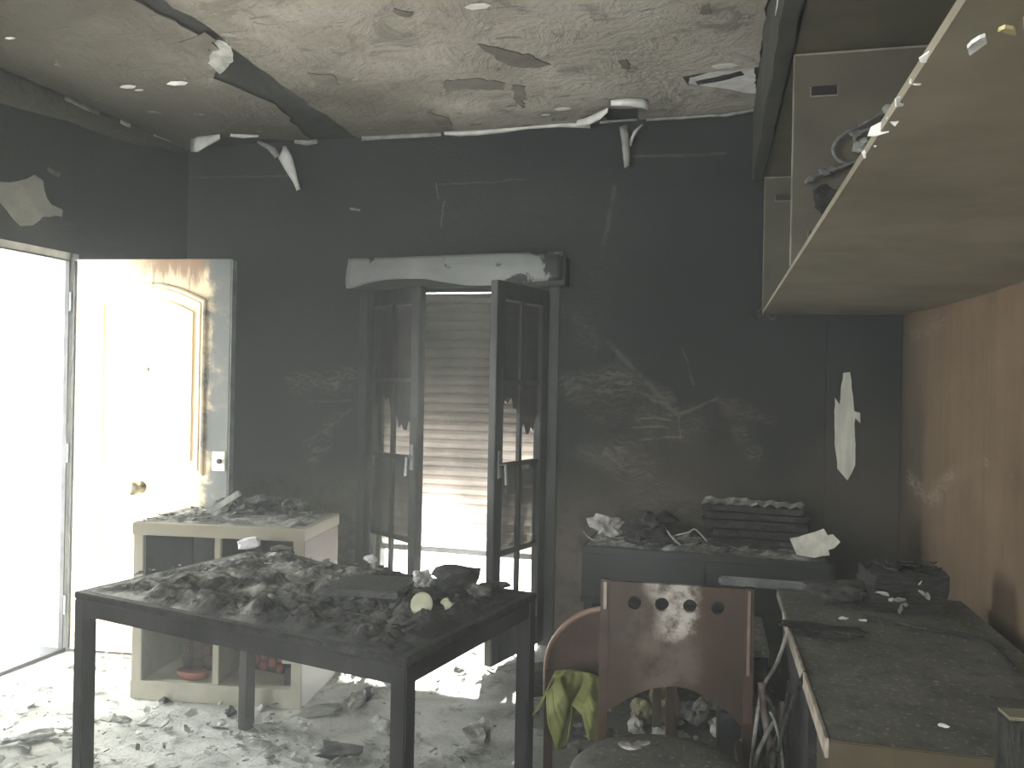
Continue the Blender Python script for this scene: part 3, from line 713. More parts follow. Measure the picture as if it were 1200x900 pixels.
o = mk('round_lid', b, 'lid_cream', None, (p.x, p.y, TH + .048), (R(68), R(8), R(8))); tag(o, 'cream round lid leaning in the black debris', 'lid')
p = tpos(523, 717); o = chunk('melted_scrap', 'lid_cream', (.022, .014, .016), 25, (p.x, p.y, TH + .02), (0, 0, .4), .8); tag(o, 'small pale melted scrap beside the round lid', 'scrap')
p = tpos(293, 646); o = chunk('plaster_chunk', 'white_bit', (.042, .03, .022), 26, (p.x, p.y, TH + .024), (0, R(-8), .3), .35, flat=True); tag(o, 'white plaster chunk on the far corner of the table', 'chunk')
p = tpos(434, 662); o = chunk('pale_scrap', 'white_bit', (.024, .015, .018), 28, (p.x, p.y, TH + .018), (0, 0, .9), .8); tag(o, 'pale curled scrap at the far table edge behind the black slab', 'scrap')
for k, (x, y, s, l) in enumerate([(330, 650, .05, 'black burnt crumple beside the white plaster chunk'), (290, 668, .055, 'dark charred heap amid the grey table ash'), (385, 668, .04, 'spiky burnt fragment by the table edge facing the window'), (205, 690, .06, 'flat burnt fragment at the table end near the door')]):
    p = tpos(x, y); o = chunk('burnt_fragment', 'crust', (s, s * .8, s * .32), 40 + k, (p.x, p.y, TH + .012), (0, 0, k * 1.1), .9); tag(o, l, 'debris')

# ------------------------------------------------------------------ bookcase
f0 = cw(3.757, -1.704); f1 = cw(3.66, -.9056); ba = math.atan2(f1.y - f0.y, f1.x - f0.x)
BW, BD, BH = (f1 - f0).length, .46, .80
bc = empty('bookcase', (f0.x, f0.y, 0), ba); tag(bc, 'beige low open bookcase with burnt top behind the steel table', 'bookcase')
th = .048
mk('side_panel', bx(0, th, 0, BD, 0, BH - .055), 'laminate', bc)
o = mk('side_panel', bx(BW - th, BW, .004, BD, 0, BH - .055), 'laminate_side', bc); o['label'] = 'white side panel burnt at the top'
mk('front_stile', bx(BW - th, BW - .001, -.004, .004, .085, BH - .055, bev=.001), 'laminate', bc)
mk('top_panel', bx(-.004, BW + .004, -.008, BD + .004, BH - .055, BH), 'laminate', bc)
mk('bottom_panel', bx(th, BW - th, -.003, BD, 0, .085), 'laminate', bc)
mk('plinth', bx(0, BW, -.006, -.0035, .005, .085, bev=.001), 'laminate', bc)
mk('divider', bx(.385, .385 + .03, .004, BD - .01, .085, BH - .055), 'laminate', bc)
mk('shelf', bx(th, BW - th, .03, BD - .01, .42, .445), 'laminate', bc)
mk('back_panel', bx(th, BW - th, BD - .009, BD, .085, BH - .055, bev=0), 'soot_inside', bc)
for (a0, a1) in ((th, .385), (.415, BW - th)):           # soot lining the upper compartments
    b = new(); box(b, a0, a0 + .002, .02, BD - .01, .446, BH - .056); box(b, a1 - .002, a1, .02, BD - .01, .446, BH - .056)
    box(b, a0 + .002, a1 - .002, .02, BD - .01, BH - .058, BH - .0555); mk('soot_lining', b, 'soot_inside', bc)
mk('hinge_block', bx(BW - th - .045, BW - th, .0, .03, .20, .27), 'laminate', bc)
for z in (.10, .30): mk('hinge_recess', bx(BW - th - .035, BW - th - .001, .01, .03, z, z + .085, bev=.001), 'slot_black', bc)
o = mk('charred_debris', crust('c', 'ash_crust', BW - .02, BD - .02, .022, 31, 110, (.008, .04), 60, 36), 'ash_crust', None)
o.matrix_world = Matrix.Translation((f0.x, f0.y, 0)) @ Matrix.Rotation(ba, 4, 'Z') @ Matrix.Translation((BW / 2, BD / 2, BH))
tag(o, 'grey ash and paper flakes covering the bookcase top', 'debris', kind='stuff')
def bpos(u, v, z): return Matrix.Translation((f0.x, f0.y, 0)) @ Matrix.Rotation(ba, 4, 'Z') @ Vector((u, v, z))
for k, (u, v, su, sv, sz, l, mt) in enumerate([(.46, .30, .10, .07, .042, 'black heap of burnt paper on the bookcase', 'char'), (.63, .33, .055, .05, .032, 'small charred pile beside the burnt paper heap', 'crust'), (.30, .30, .05, .045, .03, 'charred crumple under the leaning grey board', 'char')]):
    o = chunk('burnt_heap', mt, (su, sv, sz), 60 + k, bpos(u, v, BH + .008), (0, 0, ba), .8, sub=3); tag(o, l, 'debris')
o = mk('grey_board', bx(-.085, .085, -.012, .012, -.014, .014), 'flake_grey', None, bpos(.335, .20, BH + .075), (0, R(-33), ba + .1)); tag(o, 'short grey board leaning on the bookcase top', 'board')
o = mk('paper_scrap', bx(-.03, .02, -.02, .0, 0, .012, bev=.004), 'white_bit', None, bpos(.02, .03, BH + .002), (0, 0, ba)); tag(o, 'small pale scrap at the bookcase corner near the door', 'scrap')
# woven baskets in the lower compartments
def basket(u0, u1, z0, z1, v0, v1, mat, tilt, label):
    e = empty('basket', bpos((u0 + u1) / 2, (v0 + v1) / 2, z0), rot=(0, tilt, ba)); tag(e, label, 'basket', None)
    w2, d2, h = (u1 - u0) / 2, (v1 - v0) / 2, z1 - z0
    b = new(); box(b, -w2 + .006, w2 - .006, -d2 + .006, d2 - .006, 0, h - .004, .002); mk('basket_body', b, 'soot_inside', e)
    n = 4; wdt = 2 * w2 / n
    for i in range(n):
        for j in range(int(h / .05)):
            z = .004 + j * .05; off = .0 if i % 2 else .022
            if z + off + .044 > h: continue
            mk('weave_strip', bx(-w2 + i * wdt + .005, -w2 + (i + 1) * wdt - .005, -d2 - .004, -d2 + .008, z + off, z + off + .043, bev=.005), mat, e)
    mk('rim', bx(-w2, w2, -d2 - .006, -d2 + .01, h - .012, h, bev=.004), mat, e)
    return e
basket(.165, .375, .095, .40, .14, .40, 'basket_dark', 0, 'dark sooty woven basket in the bookcase')
basket(.49, .655, .10, .37, .16, .36, 'basket_red', R(7), 'reddish woven basket leaning in the bookcase')
b = new(); lathe(b, [(.03, 0), (.075, .012), (.085, .035), (.08, .04), (.02, .03)], 20)
o = mk('red_bowl', b, 'basket_red', None, bpos(.27, .05, .088), smooth=True); tag(o, 'glossy dark red bowl in front of the dark basket', 'bowl')
o.scale = (.95, .55, 1)

# ------------------------------------------------------------------ black writing desk under the back wall
dk = empty('writing_desk', (-.70, 3.77, 0)); tag(dk, 'black burnt desk against the back wall with a long drawer handle', 'desk')
DW, DD, DH = 1.09, .73, .72
mk('desk_top', bx(0, DW, 0, DD, DH - .03, DH), 'black_lacquer', dk)
for x in (.012, DW - .05): mk('side_panel', bx(x, x + .04, .03, DD, 0, DH - .03), 'black_lacquer', dk)
mk('back_panel', bx(.05, DW - .05, DD - .03, DD - .012, .15, DH - .03), 'black_lacquer', dk)
mk('fascia', bx(.004, .56, .004, .03, DH - .235, DH - .031), 'black_lacquer', dk)
dwr = mk('drawer', bx(.565, DW - .006, .0, .03, DH - .235, DH - .031), 'black_lacquer', dk)
hd = mk('drawer_handle', bx(.62, 1.04, -.022, .0, DH - .125, DH - .085, bev=.008), 'dull_steel', dwr)
mk('apron_rail', bx(.0, DW, .002, .04, DH - .26, DH - .236), 'black_lacquer', dk)
cr = mk('charred_debris', crust('c', 'ash_crust', DW - .02, .40, .030, 71, 90, (.008, .04), 70, 30), 'ash_crust', None, (-.70 + DW / 2, 3.77 + .205, DH), (0, 0, 0)); tag(cr, 'pale ash and curled flakes along the black desk front', 'debris', kind='stuff')
p0 = onz(830, 640, DH + .02); p1 = onz(955, 650, DH + .02)
bs = empty('burnt_book_stack'.replace('_stack', ''), (0, 0, 0)); bpy.data.objects.remove(bs)
base = Vector((.02, 4.02, DH + .012))
base = (onz(892, 648, DH) + Vector((0, .10, 0)))
zc = DH + .014
lab = ['lowest', 'second', 'third', 'fourth', 'topmost']
for k in range(5):
    rnd = random.Random(k + 5); h = [.045, .035, .038, .030, .028][k]; wv = .235 - rnd.uniform(0, .03); dv = .095
    bk_ = empty('burnt_book', (base.x + rnd.uniform(-.01, .01) - .01 * k, base.y, zc), R(rnd.uniform(-4, 4)))
    tag(bk_, 'charred black book, %s of the stack on the black desk' % lab[k], 'book', 'burnt books stacked on the black desk')
    bm = bx(-wv, wv, -dv, dv, 0, h - .004, bev=.004)
    bmesh.ops.subdivide_edges(bm, edges=bm.edges, cuts=5, use_grid_fill=True)
    for v in bm.verts: v.co += Vector((.03 * fbm(v.co * 9 + Vector((k * 5, 0, 0)), 1, 4), .022 * fbm(v.co * 17 + Vector((0, k * 5, 0)), 1, 3), .005 * noise.noise(v.co * 30)))
    mk('page_block', bm, 'char', bk_)
    b = new(); grid2 = []
    rn = random.Random(k)
    for j in range(7):
        grid2.append([b.verts.new((-wv * 1.0 + (2.0 * wv + .03 * noise.noise((j * 1.3, k * 3, 0))) * i / 16, -dv * (1.0 + .10 * noise.noise((i * .7, k * 2, 1))) + 2.0 * dv * j / 6, h - .004 + .002 * k / 4 + (.028 if k == 4 else .006) * abs(fbm((i * .5, j * .6, k), 1, 3)))) for i in range(17)])
    for j in range(6):
        for i in range(16): b.faces.new((grid2[j][i], grid2[j][i + 1], grid2[j + 1][i + 1], grid2[j + 1][i]))
    mk('cover', b, 'ash_paper' if k == 4 else 'char', bk_)
    zc += h + .004
q = [onz(x, 655, DH + .02) for x in (930, 984)]
pc = (q[0] + q[1]) / 2; pc = Vector((pc.x, 3.86, 0))
o = sheet3('torn_sheet', [ony(x, y, 3.80 + (655 - y) * .0016) for x, y in [(925, 628), (955, 621), (965, 617), (970, 627), (976, 626), (985, 637), (978, 645), (971, 647), (973, 654), (955, 656), (934, 651)]], (-.15, -.75, .65), .003, 'torn_paper', None, .003, .03, 12, .01)
tag(o, 'torn cream paper sheet propped against the burnt books', 'paper')
for k, (x, y, s, l, mt) in enumerate([(708, 622, (.07, .055, .05), 'pale crumpled burnt heap at the desk end near the window', 'ash_paper'), (760, 628, (.10, .065, .055), 'dark crumpled heap in the middle of the black desk', 'char')]):
    p = onz(x, y + 10, DH + .01); o = chunk('burnt_heap', mt, s, 80 + k, (p.x, p.y + .06, DH + .008), (0, 0, .2 * k), .9, sub=3); tag(o, l, 'debris')
for k, (pts, l) in enumerate([([(782, 622), (788, 630), (800, 641)], 'pale wire curling beside the dark heap'), ([(792, 627), (806, 624), (814, 620), (822, 627), (828, 634)], 'thin bent wire in front of the burnt books'), ([(683, 622), (690, 630), (697, 633)], 'short white strip at the desk corner near the window')]):
    b = tube(new(), smoothpath([ony(x, y, 3.86) for x, y in pts], 5), .0035 if k else .005, 6); tag(mk('burnt_wire', b, 'ash_paper', None), l, 'wire')

# ------------------------------------------------------------------ chair with four holes in the back
ch = empty('chair', cw(2.54, .516), R(4.5)); tag(ch, 'brown wooden chair with four round holes in its back', 'chair')
Wc, zt_, zb_ = .205, .855, .465
outer = [(-Wc, zb_ - .015)] + [(-Wc + 2 * Wc * k / 12, zb_ - .015 + .095 * math.sin(math.pi * k / 12) ** 1.0) for k in range(1, 12)] + [(Wc, zb_ - .03), (Wc, zt_), (-Wc, zt_)]
holes = [[(cx + .021 * math.cos(a), zt_ - .062 + .021 * math.sin(a)) for a in [2 * math.pi * k / 18 for k in range(18)]] for cx in (-.125, -.042, .042, .125)]
bm = plate(outer, holes, lambda a, c: (a, -.01, c), (0, 1, 0), .018)
mk('backrest', bm, 'chair_panel', ch)
for s in (-1, 1):
    b = new(); tube(b, [(s * (Wc + .012), .03, 0), (s * (Wc + .012), .0, .45), (s * (Wc + .012), 0, zt_ + .004)], [.016, .02, .018], 4)
    mk('leg', b, 'chair_wood', ch)
    mk('back_edge', bx(s * Wc - .005 + s * .010, s * Wc + .005 + s * .010, -.026, -.015, .77 if s < 0 else .60, zt_, bev=.002), 'chair_edge' if s < 0 else 'chair_worn', ch)
    mk('leg', bx(s * .18 - .018 - .03, s * .18 + .018 - .03, -.60, -.564, 0, .40), 'chair_wood', ch)
    mk('seat_rail', bx(s * .19 - .01, s * .19 + .01, -.56, -.02, .36, .405), 'chair_wood', ch)
b = new(); lathe(b, [(.225, .405), (.243, .425), (.24, .45), (.22, .468), (.16, .482), (.08, .488), (.02, .489)], 40)
for v in b.verts: v.co = Vector((v.co.x - .03, v.co.y - .41, v.co.z + .005 * fbm(v.co * 9, 1, 3)))
o = mk('seat', b, 'grey_ash', ch, smooth=True); o['label'] = 'round padded seat under grey ash'

# ------------------------------------------------------------------ chair with rounded back and green cloth
st = empty('chair', cw(3.08, .385, 0), R(YAW - 6)); tag(st, 'dark brown chair with a rounded back draped with green cloth', 'chair')
def arc(rx, rz_, z0, n=24): return [(rx * math.cos(math.pi * k / n), z0 + rz_ * math.sin(math.pi * k / n)) for k in range(n + 1)]
mk('backrest', plate([(-.235, .36)] + [(.235, .36)] + arc(.235, .23, .40), [], lambda a, c: (a, -.012, c), (0, 1, 0), .024), 'stool_brown', st)
mk('back_rim', tube(new(), [(a, -.004, c) for a, c in [(.237, .30)] + arc(.237, .232, .40) + [(-.237, .30)]], .011, 8), 'stool_rim', st, smooth=True)
for s_ in (-1, 1):
    mk('leg', bx(s_ * .225 - .017, s_ * .225 + .017, -.015, .019, 0, .40), 'stool_brown', st)
    mk('leg', bx(s_ * .20 - .017, s_ * .20 + .017, .32, .354, 0, .40), 'stool_brown', st)
mk('seat', bx(-.215, .215, .02, .38, .40, .43), 'stool_brown', st)
# cloth
bm = new(); NU, NV = 48, 30; rows = []
for i in range(NU + 1):
    u = i / NU; row = []
    px0 = 650 + 66 * u; py0 = 786 + 14 * u - 6 * math.sin(u * math.pi)
    tails = [(0.0, 624, 838), (.10, 631, 832), (.20, 640, 812), (.30, 642, 848), (.38, 652, 880), (.48, 664, 874), (.58, 670, 826), (.68, 682, 838), (.76, 690, 868), (.84, 702, 866), (.92, 707, 822), (1.0, 716, 812)]
    for (a0, x0, y0), (a1, x1, y1) in zip(tails, tails[1:]):
        if a0 <= u <= a1:
            t_ = (u - a0) / (a1 - a0); t_ = t_ * t_ * (3 - 2 * t_); px1 = x0 + (x1 - x0) * t_; py1 = y0 + (y1 - y0) * t_; break
    for j in range(NV + 1):
        v = j / NV
        px_ = px0 + (px1 - px0) * v ** 1.2; py_ = py0 + (py1 - py0) * v
        d = 2.90 - .10 * math.sin(min(1, v * 1.6) * math.pi / 2) + .05 * math.sin(u * 14 + v * 1.2) * min(1, v * 2.5) + .01 * fbm((u * 6, v * 6, 1), 1, 3)
        r_ = ray(px_, py_); q_ = EYE + r_ * (d / r_.dot(CD))
        row.append(bm.verts.new(q_))
    rows.append(row)
for r0, r1 in zip(rows, rows[1:]):
    for k in range(NV): bm.faces.new((r0[k], r0[k + 1], r1[k + 1], r1[k]))
o = mk('green_cloth', bm, 'cloth_green', None, smooth=True); s = o.modifiers.new('t', 'SOLIDIFY'); s.thickness = .004; s.offset = 0
tag(o, 'yellow green cloth hanging in folds over the chair with the rounded back', 'cloth')
p = onz(738, 871, .485)
for k, (dx, dy, s) in enumerate([(0, 0, .02), (.03, .02, .016)]):
    o = chunk('ash_flake', 'ash_paper', (s * 1.6, s, .005), 90 + k, (p.x + dx, p.y + dy - .02, .482), (0, 0, k), .6); tag(o, ['larger pale ash flake on the grey chair seat', 'smaller pale ash flake on the grey chair seat'][k], 'flake', 'ash flakes on the chair seat')

# ------------------------------------------------------------------ ash covered desk along the right wall
ds = empty('ash_desk', (.185, 1.80, 0), R(2.2)); tag(ds, 'ash covered brown desk along the scorched wall', 'desk')
mk('desk_board', bx(0, .605, 0, .345, .715, .75), 'grey_ash', ds)
mk('desk_board', bx(0, .605, .352, 1.32, .713, .748), 'grey_ash', ds)
o = mk('edge_band', bx(-.008, -.0005, -.004, .98, .712, .752, bev=.001), 'edge_band', ds); o['label'] = 'pale edge strip'
mk('front_rail', bx(.0, .605, -.010, -.0005, .675, .751), 'desk_front', ds)
mk('front_panel', bx(.02, .60, .012, .03, .0, .66), 'desk_front', ds)
mk('side_panel', bx(.02, .04, .031, .34, 0, .714), 'desk_front', ds)
mk('side_panel', bx(.02, .045, .50, 1.30, .0, .712), 'char', ds)
mk('back_leg', bx(.54, .60, 1.24, 1.30, 0, .712), 'char', ds)
mk('lower_shelf', bx(.05, .59, .36, 1.29, .25, .27), 'char', ds)
# things on it
p = onz(1042, 716, .75)
cb = empty('burnt_box', (p.x + .05, p.y + .08, .7495), R(8)); tag(cb, 'charred black box of burnt papers on the ash covered desk', 'box')
bm = bx(-.115, .115, -.09, .09, 0, .125, bev=.003); bmesh.ops.subdivide_edges(bm, edges=bm.edges, cuts=4, use_grid_fill=True)
for v in bm.verts: v.co += Vector((.010 * fbm(v.co * 16, 1, 3), .010 * fbm(v.co * 16 + Vector((3, 0, 0)), 1, 3), .012 * fbm(v.co * 12 + Vector((0, 5, 0)), 1, 3) if v.co.z > .05 else 0))
mk('burnt_body', bm, 'book_edge', cb)
b = new(); rnd = random.Random(4)
for k in range(26): flake(b, (rnd.uniform(-.09, .09), rnd.uniform(-.07, .07), .128 + rnd.uniform(0, .014)), rnd.uniform(.02, .045), rnd, .3)
mk('burnt_pages', b, 'char_gloss', cb)['kind'] = 'stuff'
for k in range(8):
    b = new(); flake(b, (rnd.uniform(-.09, .09), -.10, rnd.uniform(.01, .11)), rnd.uniform(.012, .03), rnd, .9); mk('curled_scrap', b, 'ash_paper', cb)
p = onz(965, 706, .75); o = chunk('ash_heap', 'heap_ash', (.10, .07, .032), 101, (p.x + .04, p.y + .02, .7485), (0, 0, .2), .5, sub=3); tag(o, 'low grey heap of ash at the far end of the desk', 'heap')
p = onz(965, 742, .75); o = chunk('char_cake', 'char', (.12, .055, .010), 102, (p.x, p.y, .7495), (0, 0, -.1), .5, sub=3); tag(o, 'flat black burnt patch in front of the ash heap', 'debris')
for k, (x, y, s) in enumerate([(988, 726, .018), (1011, 728, .014), (1104, 852, .011)]):
    p = onz(x, y, .752); o = chunk('pale_crumb', 'white_bit', (s * .8, s * .35, .004), 110 + k, (p.x, p.y, .7515), (0, 0, -.1), 1.1)
    tag(o, ['pale crumb on the black burnt patch', 'smaller pale crumb beside the first on the burnt patch', 'pale crumb at the front edge of the ash covered desk'][k], 'crumb')
b = tube(new(), smoothpath([onz(x, y, .758) for x, y in [(1010, 722), (1040, 727), (1080, 736), (1120, 742), (1150, 750), (1172, 766), (1190, 784)]], 6), .006, 8)
tag(mk('black_cable', b, 'char', None), 'black cable running across the ash covered desk', 'cable')
pp = [cw(1.60, .90), ]
pst = empty('charred_post', (.515, 1.74, 0), .15); tag(pst, 'charred black post standing before the ash covered desk', 'post')
bm = bx(-.035, .035, -.025, .025, 0, .86, bev=.003); bmesh.ops.subdivide_edges(bm, edges=[e for e in bm.edges if abs((e.verts[0].co - e.verts[1].co).z) > .3], cuts=16)
for v in bm.verts:
    if .01 < v.co.z < .85: v.co += Vector((.006 * fbm(v.co * 20, 1, 3), .006 * fbm(v.co * 20 + Vector((4, 0, 0)), 1, 3), 0))
mk('post_body', bm, 'bark_black', pst)
mk('post_cap', bx(-.036, .036, -.026, .026, .86, .866), 'panel_edge', pst)['label'] = 'yellowish top edge'

# grey drawer unit and clutter between chair and desk
du = empty('drawer_unit', (-.055, 2.82, 0), R(2)); tag(du, 'low ash grey drawer unit between chair and wall desk', 'drawer unit')
mk('body', bx(0, .155, .016, .42, .02, .585), 'char', du); mk('top', bx(-.005, .16, -.01, .43, .5855, .605), 'grey_ash', du)
for k in range(3):
    d = mk('drawer', bx(.006, .149, 0, .0155, .03 + .185 * k, .205 + .185 * k), 'char_gloss', du)
    mk('knob', lathe(new(), [(.008, 0), (.012, .012), (.004, .02)], 10), 'dull_steel', d, (.078, 0, .12 + .185 * k), (R(90), 0, 0))
rods = [([(924, 738), (910, 778), (894, 806), (886, 850), (880, 905)], .006, 'thin pale burnt rod leaning on the desk edge'),
        ([(944, 787), (926, 830), (912, 880), (905, 910)], .006, 'dark burnt rod leaning below the desk seam'),
        ([(892, 800), (898, 850), (908, 910)], .011, 'thick pinkish burnt rod beside the ash covered chair seat'),
        ([(918, 822), (917, 855), (922, 910)], .012, 'thick scorched rod beside the desk front'),
        ([(910, 842), (896, 866), (884, 905)], .007, 'short pale crossing rod beside the ash covered chair seat'),
        ([(897, 812), (908, 835), (915, 860), (922, 905)], .005, 'thin black bent rod beside the desk'),
        ([(924, 796), (919, 836), (908, 868), (892, 910)], .004, 'black wire crossing behind the rods'), ([(902, 834), (909, 850), (918, 905)], .004, 'thin pale wire between the scorched rods')]
for k, (pts, r, l) in enumerate(rods):
    dep = [(2.08 if k == 1 else 2.50 - .015 * k) - .06 * i / len(pts) for i in range(len(pts))]
    q_ = []
    for (x, y), d in zip(pts, dep):
        rr = ray(x, y); q_.append(EYE + rr * (d / rr.dot(CD)))
    a, b2 = q_[-2], q_[-1]; dd = (b2 - a); tt = b2.z / -dd.z if dd.z < 0 else 0
    q_.append(b2 + Vector((dd.x * .25 * tt, dd.y * .25 * tt, -b2.z + .004)))
    m_ = ['rod_pale', 'bark_black', 'rod_scorched', 'rod_scorched', 'rod_pale', 'char', 'char', 'rod_pale', 'bark_black'][k]
    o = mk('burnt_rod', tube(new(), smoothpath(q_, 5), r, 8), m_, None, smooth=True); tag(o, l, 'rod')
# things on the floor seen under the chair
def fl(px, py, d):
    r_ = ray(px, py); return EYE + r_ * (d / r_.dot(CD))
for k, (x, y, sz_, mt, l) in enumerate([(779, 848, (.06, .05, .085), 'olive_pouch', 'olive crumpled pouch on the floor seen below the chair back'), (752, 852, (.05, .05, .05), 'olive_pouch', 'smaller olive lump beside the crumpled pouch'),
        (746, 862, (.05, .03, .035), 'ash_paper', 'pale crumpled paper on the floor below the chair back'), (822, 858, (.07, .06, .06), 'crust', 'dark crusted lump on the floor under the black desk'),
        (775, 872, (.05, .03, .03), 'flake_grey', 'grey shard lying before the olive pouch'), (845, 866, (.05, .05, .04), 'rubble', 'rubble lump on the floor beside the chair leg')]):
    p = onz(x, y, .0); o = chunk('floor_debris', mt, sz_, 200 + k, (p.x, p.y, .006), (0, 0, k), .5, sub=3); tag(o, l, 'debris' if k else 'pouch')

# ------------------------------------------------------------------ bridge cabinet over the right side
CX, CZ0, CZ1 = .095, 1.86, 2.55
piv = Vector((.10, 4.5, 0)); CK = R(1.75); cbn = empty('wall_cabinet', piv + Matrix.Rotation(CK, 3, 'Z') @ (Vector((CX, 0, 0)) - piv), CK)
cinv = (Matrix.Translation(cbn.location) @ Matrix.Rotation(CK, 4, 'Z')).inverted()
tag(cbn, 'doorless bridge wall cabinet with a sagging bottom panel', 'cabinet')
CWD = XR - CX - .004; Y0c, Y1c = .80, YB - .06
bm = new(); rows = []                                    # sagging bottom panel
for i in range(31):
    t_ = i / 30; y = Y0c + (Y1c - Y0c) * t_
    row = []
    for k in range(9):
        u = k / 8; sag = -.035 * u * math.sin(math.pi * min(1, (1 - t_) * 1.25)) - .006 * u * math.sin(math.pi * t_)
        row.append((CWD * u, y, CZ0 + sag))
    rows.append(row)
vt = [[bm.verts.new(p) for p in r] for r in rows]; vb = [[bm.verts.new((p[0], p[1], p[2] - .015)) for p in r] for r in rows]
for i in range(30):
    for k in range(8):
        bm.faces.new((vt[i][k], vt[i][k + 1], vt[i + 1][k + 1], vt[i + 1][k])); bm.faces.new((vb[i][k], vb[i + 1][k], vb[i + 1][k + 1], vb[i][k + 1]))
    bm.faces.new((vt[i][0], vt[i + 1][0], vb[i + 1][0], vb[i][0])); bm.faces.new((vt[i][8], vb[i][8], vb[i + 1][8], vt[i + 1][8]))
for k in range(8):
    bm.faces.new((vt[0][k], vb[0][k], vb[0][k + 1], vt[0][k + 1])); bm.faces.new((vt[30][k], vt[30][k + 1], vb[30][k + 1], vb[30][k]))
mk('bottom_panel', bm, 'panel_under', cbn)
mk('top_panel', bx(0, CWD, .2, Y1c, CZ1, CZ1 + .022), 'panel_olive', cbn)
mk('back_panel', bx(CWD - .008, CWD, .2, Y1c, CZ0 + .01, CZ1), 'panel_olive', cbn)
mk('end_panel', bx(.0, CWD - .009, Y1c - .024, Y1c, CZ0 + .002, CZ1 - .002), 'panel_olive', cbn)
def divider(y, slots):
    d = mk('divider', bx(.0, CWD - .009, y, y + .02, CZ0 + .002, CZ1 - .002, bev=.001), 'panel_olive', cbn)
    mk('edge_band', bx(-.002, .002, y - .002, y + .021, CZ0 + .004, CZ1 - .003, bev=.0005), 'panel_edge', d)
    mk('edge_band', bx(.002, CWD - .012, y - .004, y - .0005, CZ1 - .010, CZ1 - .003, bev=.0005), 'panel_edge', d)
    for z in slots:
        s_ = mk('hinge_slot', bx(.05, .135, y - .002, y + .001, z, z + .034, bev=.0005), 'panel_edge', d)
        mk('hinge_plate', bx(.053, .132, y - .005, y - .0021, z + .004, z + .034, bev=.001), 'slot_black', s_)
    return d
divider(2.83, (1.94, 2.405)); divider(Y1c - .05, (1.93, 2.42))
# dark charred fascia on the top front edge
bm = bx(-.055, .0, .2, Y1c, CZ1 - .01, ZC - .016, bev=.004); bmesh.ops.subdivide_edges(bm, edges=[e for e in bm.edges if abs((e.verts[0].co - e.verts[1].co).y) > 1], cuts=60)
for v in bm.verts: v.co.x += .010 * fbm(v.co * 6, 1, 4) - .008
mk('top_fascia', bm, 'panel_dark', cbn)
mk('fascia_filler', bx(.001, CWD, Y1c - .03, Y1c, CZ1 + .023, ZC - .016), 'panel_dark', cbn)
o = mk('split_edge', tube(new(), smoothpath([(-.066 + .004 * math.sin(y * 5), y, CZ1 + .10 + .02 * math.sin(y * 3)) for y in [1.2 + .2 * k for k in range(9)]], 3), .003, 6), 'flake_white', cbn); o['label'] = 'pale splintered line'
# torn yellow end of the panel
rnd = random.Random(6)
for k in range(9):
    b = new(); flake(b, (.03 + .022 * k, rnd.uniform(.925, .985), CZ0 - .024 - rnd.uniform(0, .005)), rnd.uniform(.016, .034), rnd, .2, .004, 7, .4)
    o = mk('torn_foam', b, 'foam_yellow' if k % 3 else 'flake_white', cbn)
rnd = random.Random(3)
for y in (1.05, 1.13, 1.2, 1.28, 1.33, 1.40, 1.46):
    b = new(); flake(b, (rnd.uniform(-.004, .012), y, CZ0 - .012), rnd.uniform(.008, .022), rnd, 1.2, .002); mk('laminate_chip', b, 'flake_white', cbn)
# cable with fittings, hanging on the divider
Yc = 2.79
def dv(px, py, off=0): return ony(px, py, Yc - off)
cb2 = empty('lamp_cable', dv(1000, 185)); tag(cb2, 'grey burnt lamp cable looped inside the wall cabinet', 'cable')
o0 = cb2.location
def rel(pts, off=.0): return [dv(x, y, off) - o0 for x, y in pts]
mk('cable_loop', tube(new(), smoothpath(rel([(1062, 112), (1040, 128), (1010, 146), (990, 156), (977, 172), (980, 184), (990, 191), (1010, 190)], .02), 6), .0065, 8), 'wire_grey', cb2, smooth=True)
mk('cable_tail', tube(new(), smoothpath(rel([(1010, 186), (990, 194), (972, 200), (955, 207), (943, 214)], .03), 5), [.0055] * 20 + [.004], 8), 'wire_grey', cb2, smooth=True)
mk('cable_branch', tube(new(), smoothpath(rel([(1030, 150), (1015, 152), (1002, 160), (1004, 172), (1014, 176)], .03), 5), .006, 8), 'wire_grey', cb2, smooth=True)
for k, (x, y, s) in enumerate([(1002, 157, .013), (1006, 173, .016), (966, 201, .014), (1042, 128, .013), (949, 210, .009), (1012, 165, .010), (976, 198, .009)]):
    o = chunk('fitting', 'flake_grey' if k % 2 else 'wire_grey', (s * 1.3, s * .7, s), 130 + k, dv(x, y, .03) - o0 - Vector((0, 0, s)), (0, 0, 0), .6, cb2)
p = ony(966, 240, 2.815); o = chunk('burn_blister', 'char', (.035, .008, .045), 140, cinv @ p - Vector((0, 0, .03)), (0, 0, 0), .6, cbn)
# debris clump hanging at the far lower corner of the cabinet
b = new(); rnd = random.Random(8)
for k in range(16):
    q = ony(895 + rnd.uniform(-18, 14), 366 + rnd.uniform(-4, 8), YB - .10); flake(b, cinv @ q, rnd.uniform(.01, .03), rnd, 1.2)
mk('hanging_char', b, 'crust', cbn)['kind'] = 'stuff'

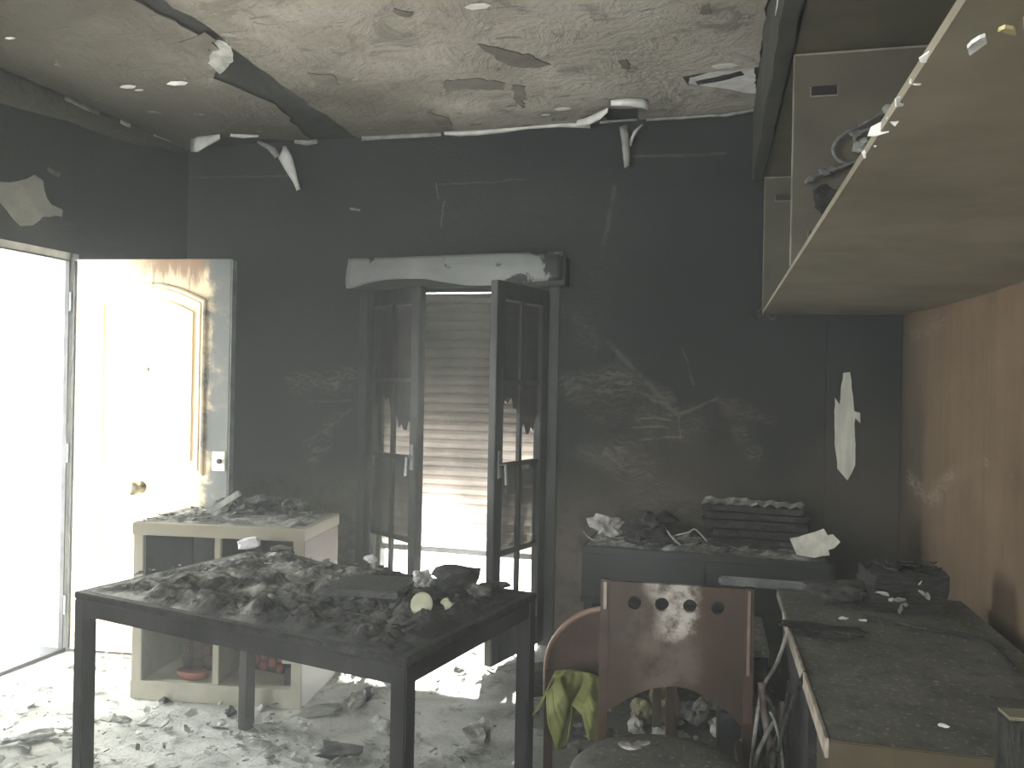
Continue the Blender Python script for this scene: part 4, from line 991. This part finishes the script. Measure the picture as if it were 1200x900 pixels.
# ------------------------------------------------------------------ loose debris on the floor
rnd = random.Random(42); bm = new()
for _ in range(3600):
    x = rnd.uniform(XL + .1, XR - .1); y = rnd.uniform(1.2, YB - .1)
    dn = fbm((x * 1.3, y * 1.3, 9), 1, 3)
    if dn < -.05 and rnd.random() < .7: continue
    r = rnd.uniform(.004, .02) if rnd.random() < .8 else rnd.uniform(.02, .05)
    flake(bm, (x, y, .012 + rnd.uniform(0, .012)), r, rnd, .5, .004, 5, .7)
o = mk('rubble', bm, 'rubble', floor); o['kind'] = 'stuff'; o['label'] = 'small ash flakes and plaster bits'
for k, (x, y, s, mt, l) in enumerate([
    (398, 886, (.09, .06, .02), 'char', 'dark flat slab on the floor between table legs'),
    (378, 834, (.10, .05, .012), 'grey_ash', 'grey flat slab beside the bookcase foot'),
    (418, 828, (.07, .04, .03), 'rubble', 'crumbled plaster lump beside the bookcase'),
    (430, 818, (.05, .03, .022), 'char', 'black burnt lump beyond the plaster lump'),
    (450, 858, (.05, .04, .03), 'rubble', 'grey plaster lump under the steel table'),
    (270, 838, (.025, .02, .02), 'char', 'small black crumb before the bookcase'),
    (35, 865, (.09, .04, .015), 'rubble', 'long flat plaster piece on the floor by the doorway'),
    (192, 822, (.03, .02, .01), 'char', 'small charred piece at the bookcase corner'),
    (560, 870, (.06, .05, .035), 'rubble', 'grey rubble lump between the table legs by the window'),
    (625, 850, (.06, .05, .05), 'grey_ash', 'ash covered lump beside the green cloth')]):
    p = onz(x, y, .01); o = chunk('floor_debris', mt, s, 150 + k, (p.x, p.y, .004), (0, 0, k * .7), .7); tag(o, l, 'debris')
p = onz(440, 790, .01); b = new()
o = mk('fallen_board', bx(-.16, .16, -.05, .05, 0, .016), 'frame_white', None, (p.x, p.y, .06), (R(20), R(16), -.5)); tag(o, 'pale fallen board tilted on the floor before the window', 'board')
q = fl(632, 777, 3.9); o = mk('dark_crate', bx(-.07, .07, -.06, .06, 0, .12), 'char', None, (q.x, q.y, .012), (0, 0, .6)); tag(o, 'small black burnt crate on the floor by the window frame', 'crate')

# ------------------------------------------------------------------ thin scattering haze filling the room
g = G('room_haze'); vsn = g.n('ShaderNodeVolumeScatter'); vsn.inputs['Color'].default_value = (.96, .985, .94, 1)
vsn.inputs['Density'].default_value = .037; vsn.inputs['Anisotropy'].default_value = .35
g.t.links.new(vsn.outputs[0], g.o.inputs['Volume']); g.m.cycles.homogeneous_volume = True; M['room_haze'] = g.m
o = mk('room_haze', bx(XL - .3, XR + .6, YR - .4, YB + .45, -.2, ZC + .3, bev=0), 'room_haze', None)
tag(o, 'thin grey haze hanging in the burnt room', 'haze', kind='stuff')
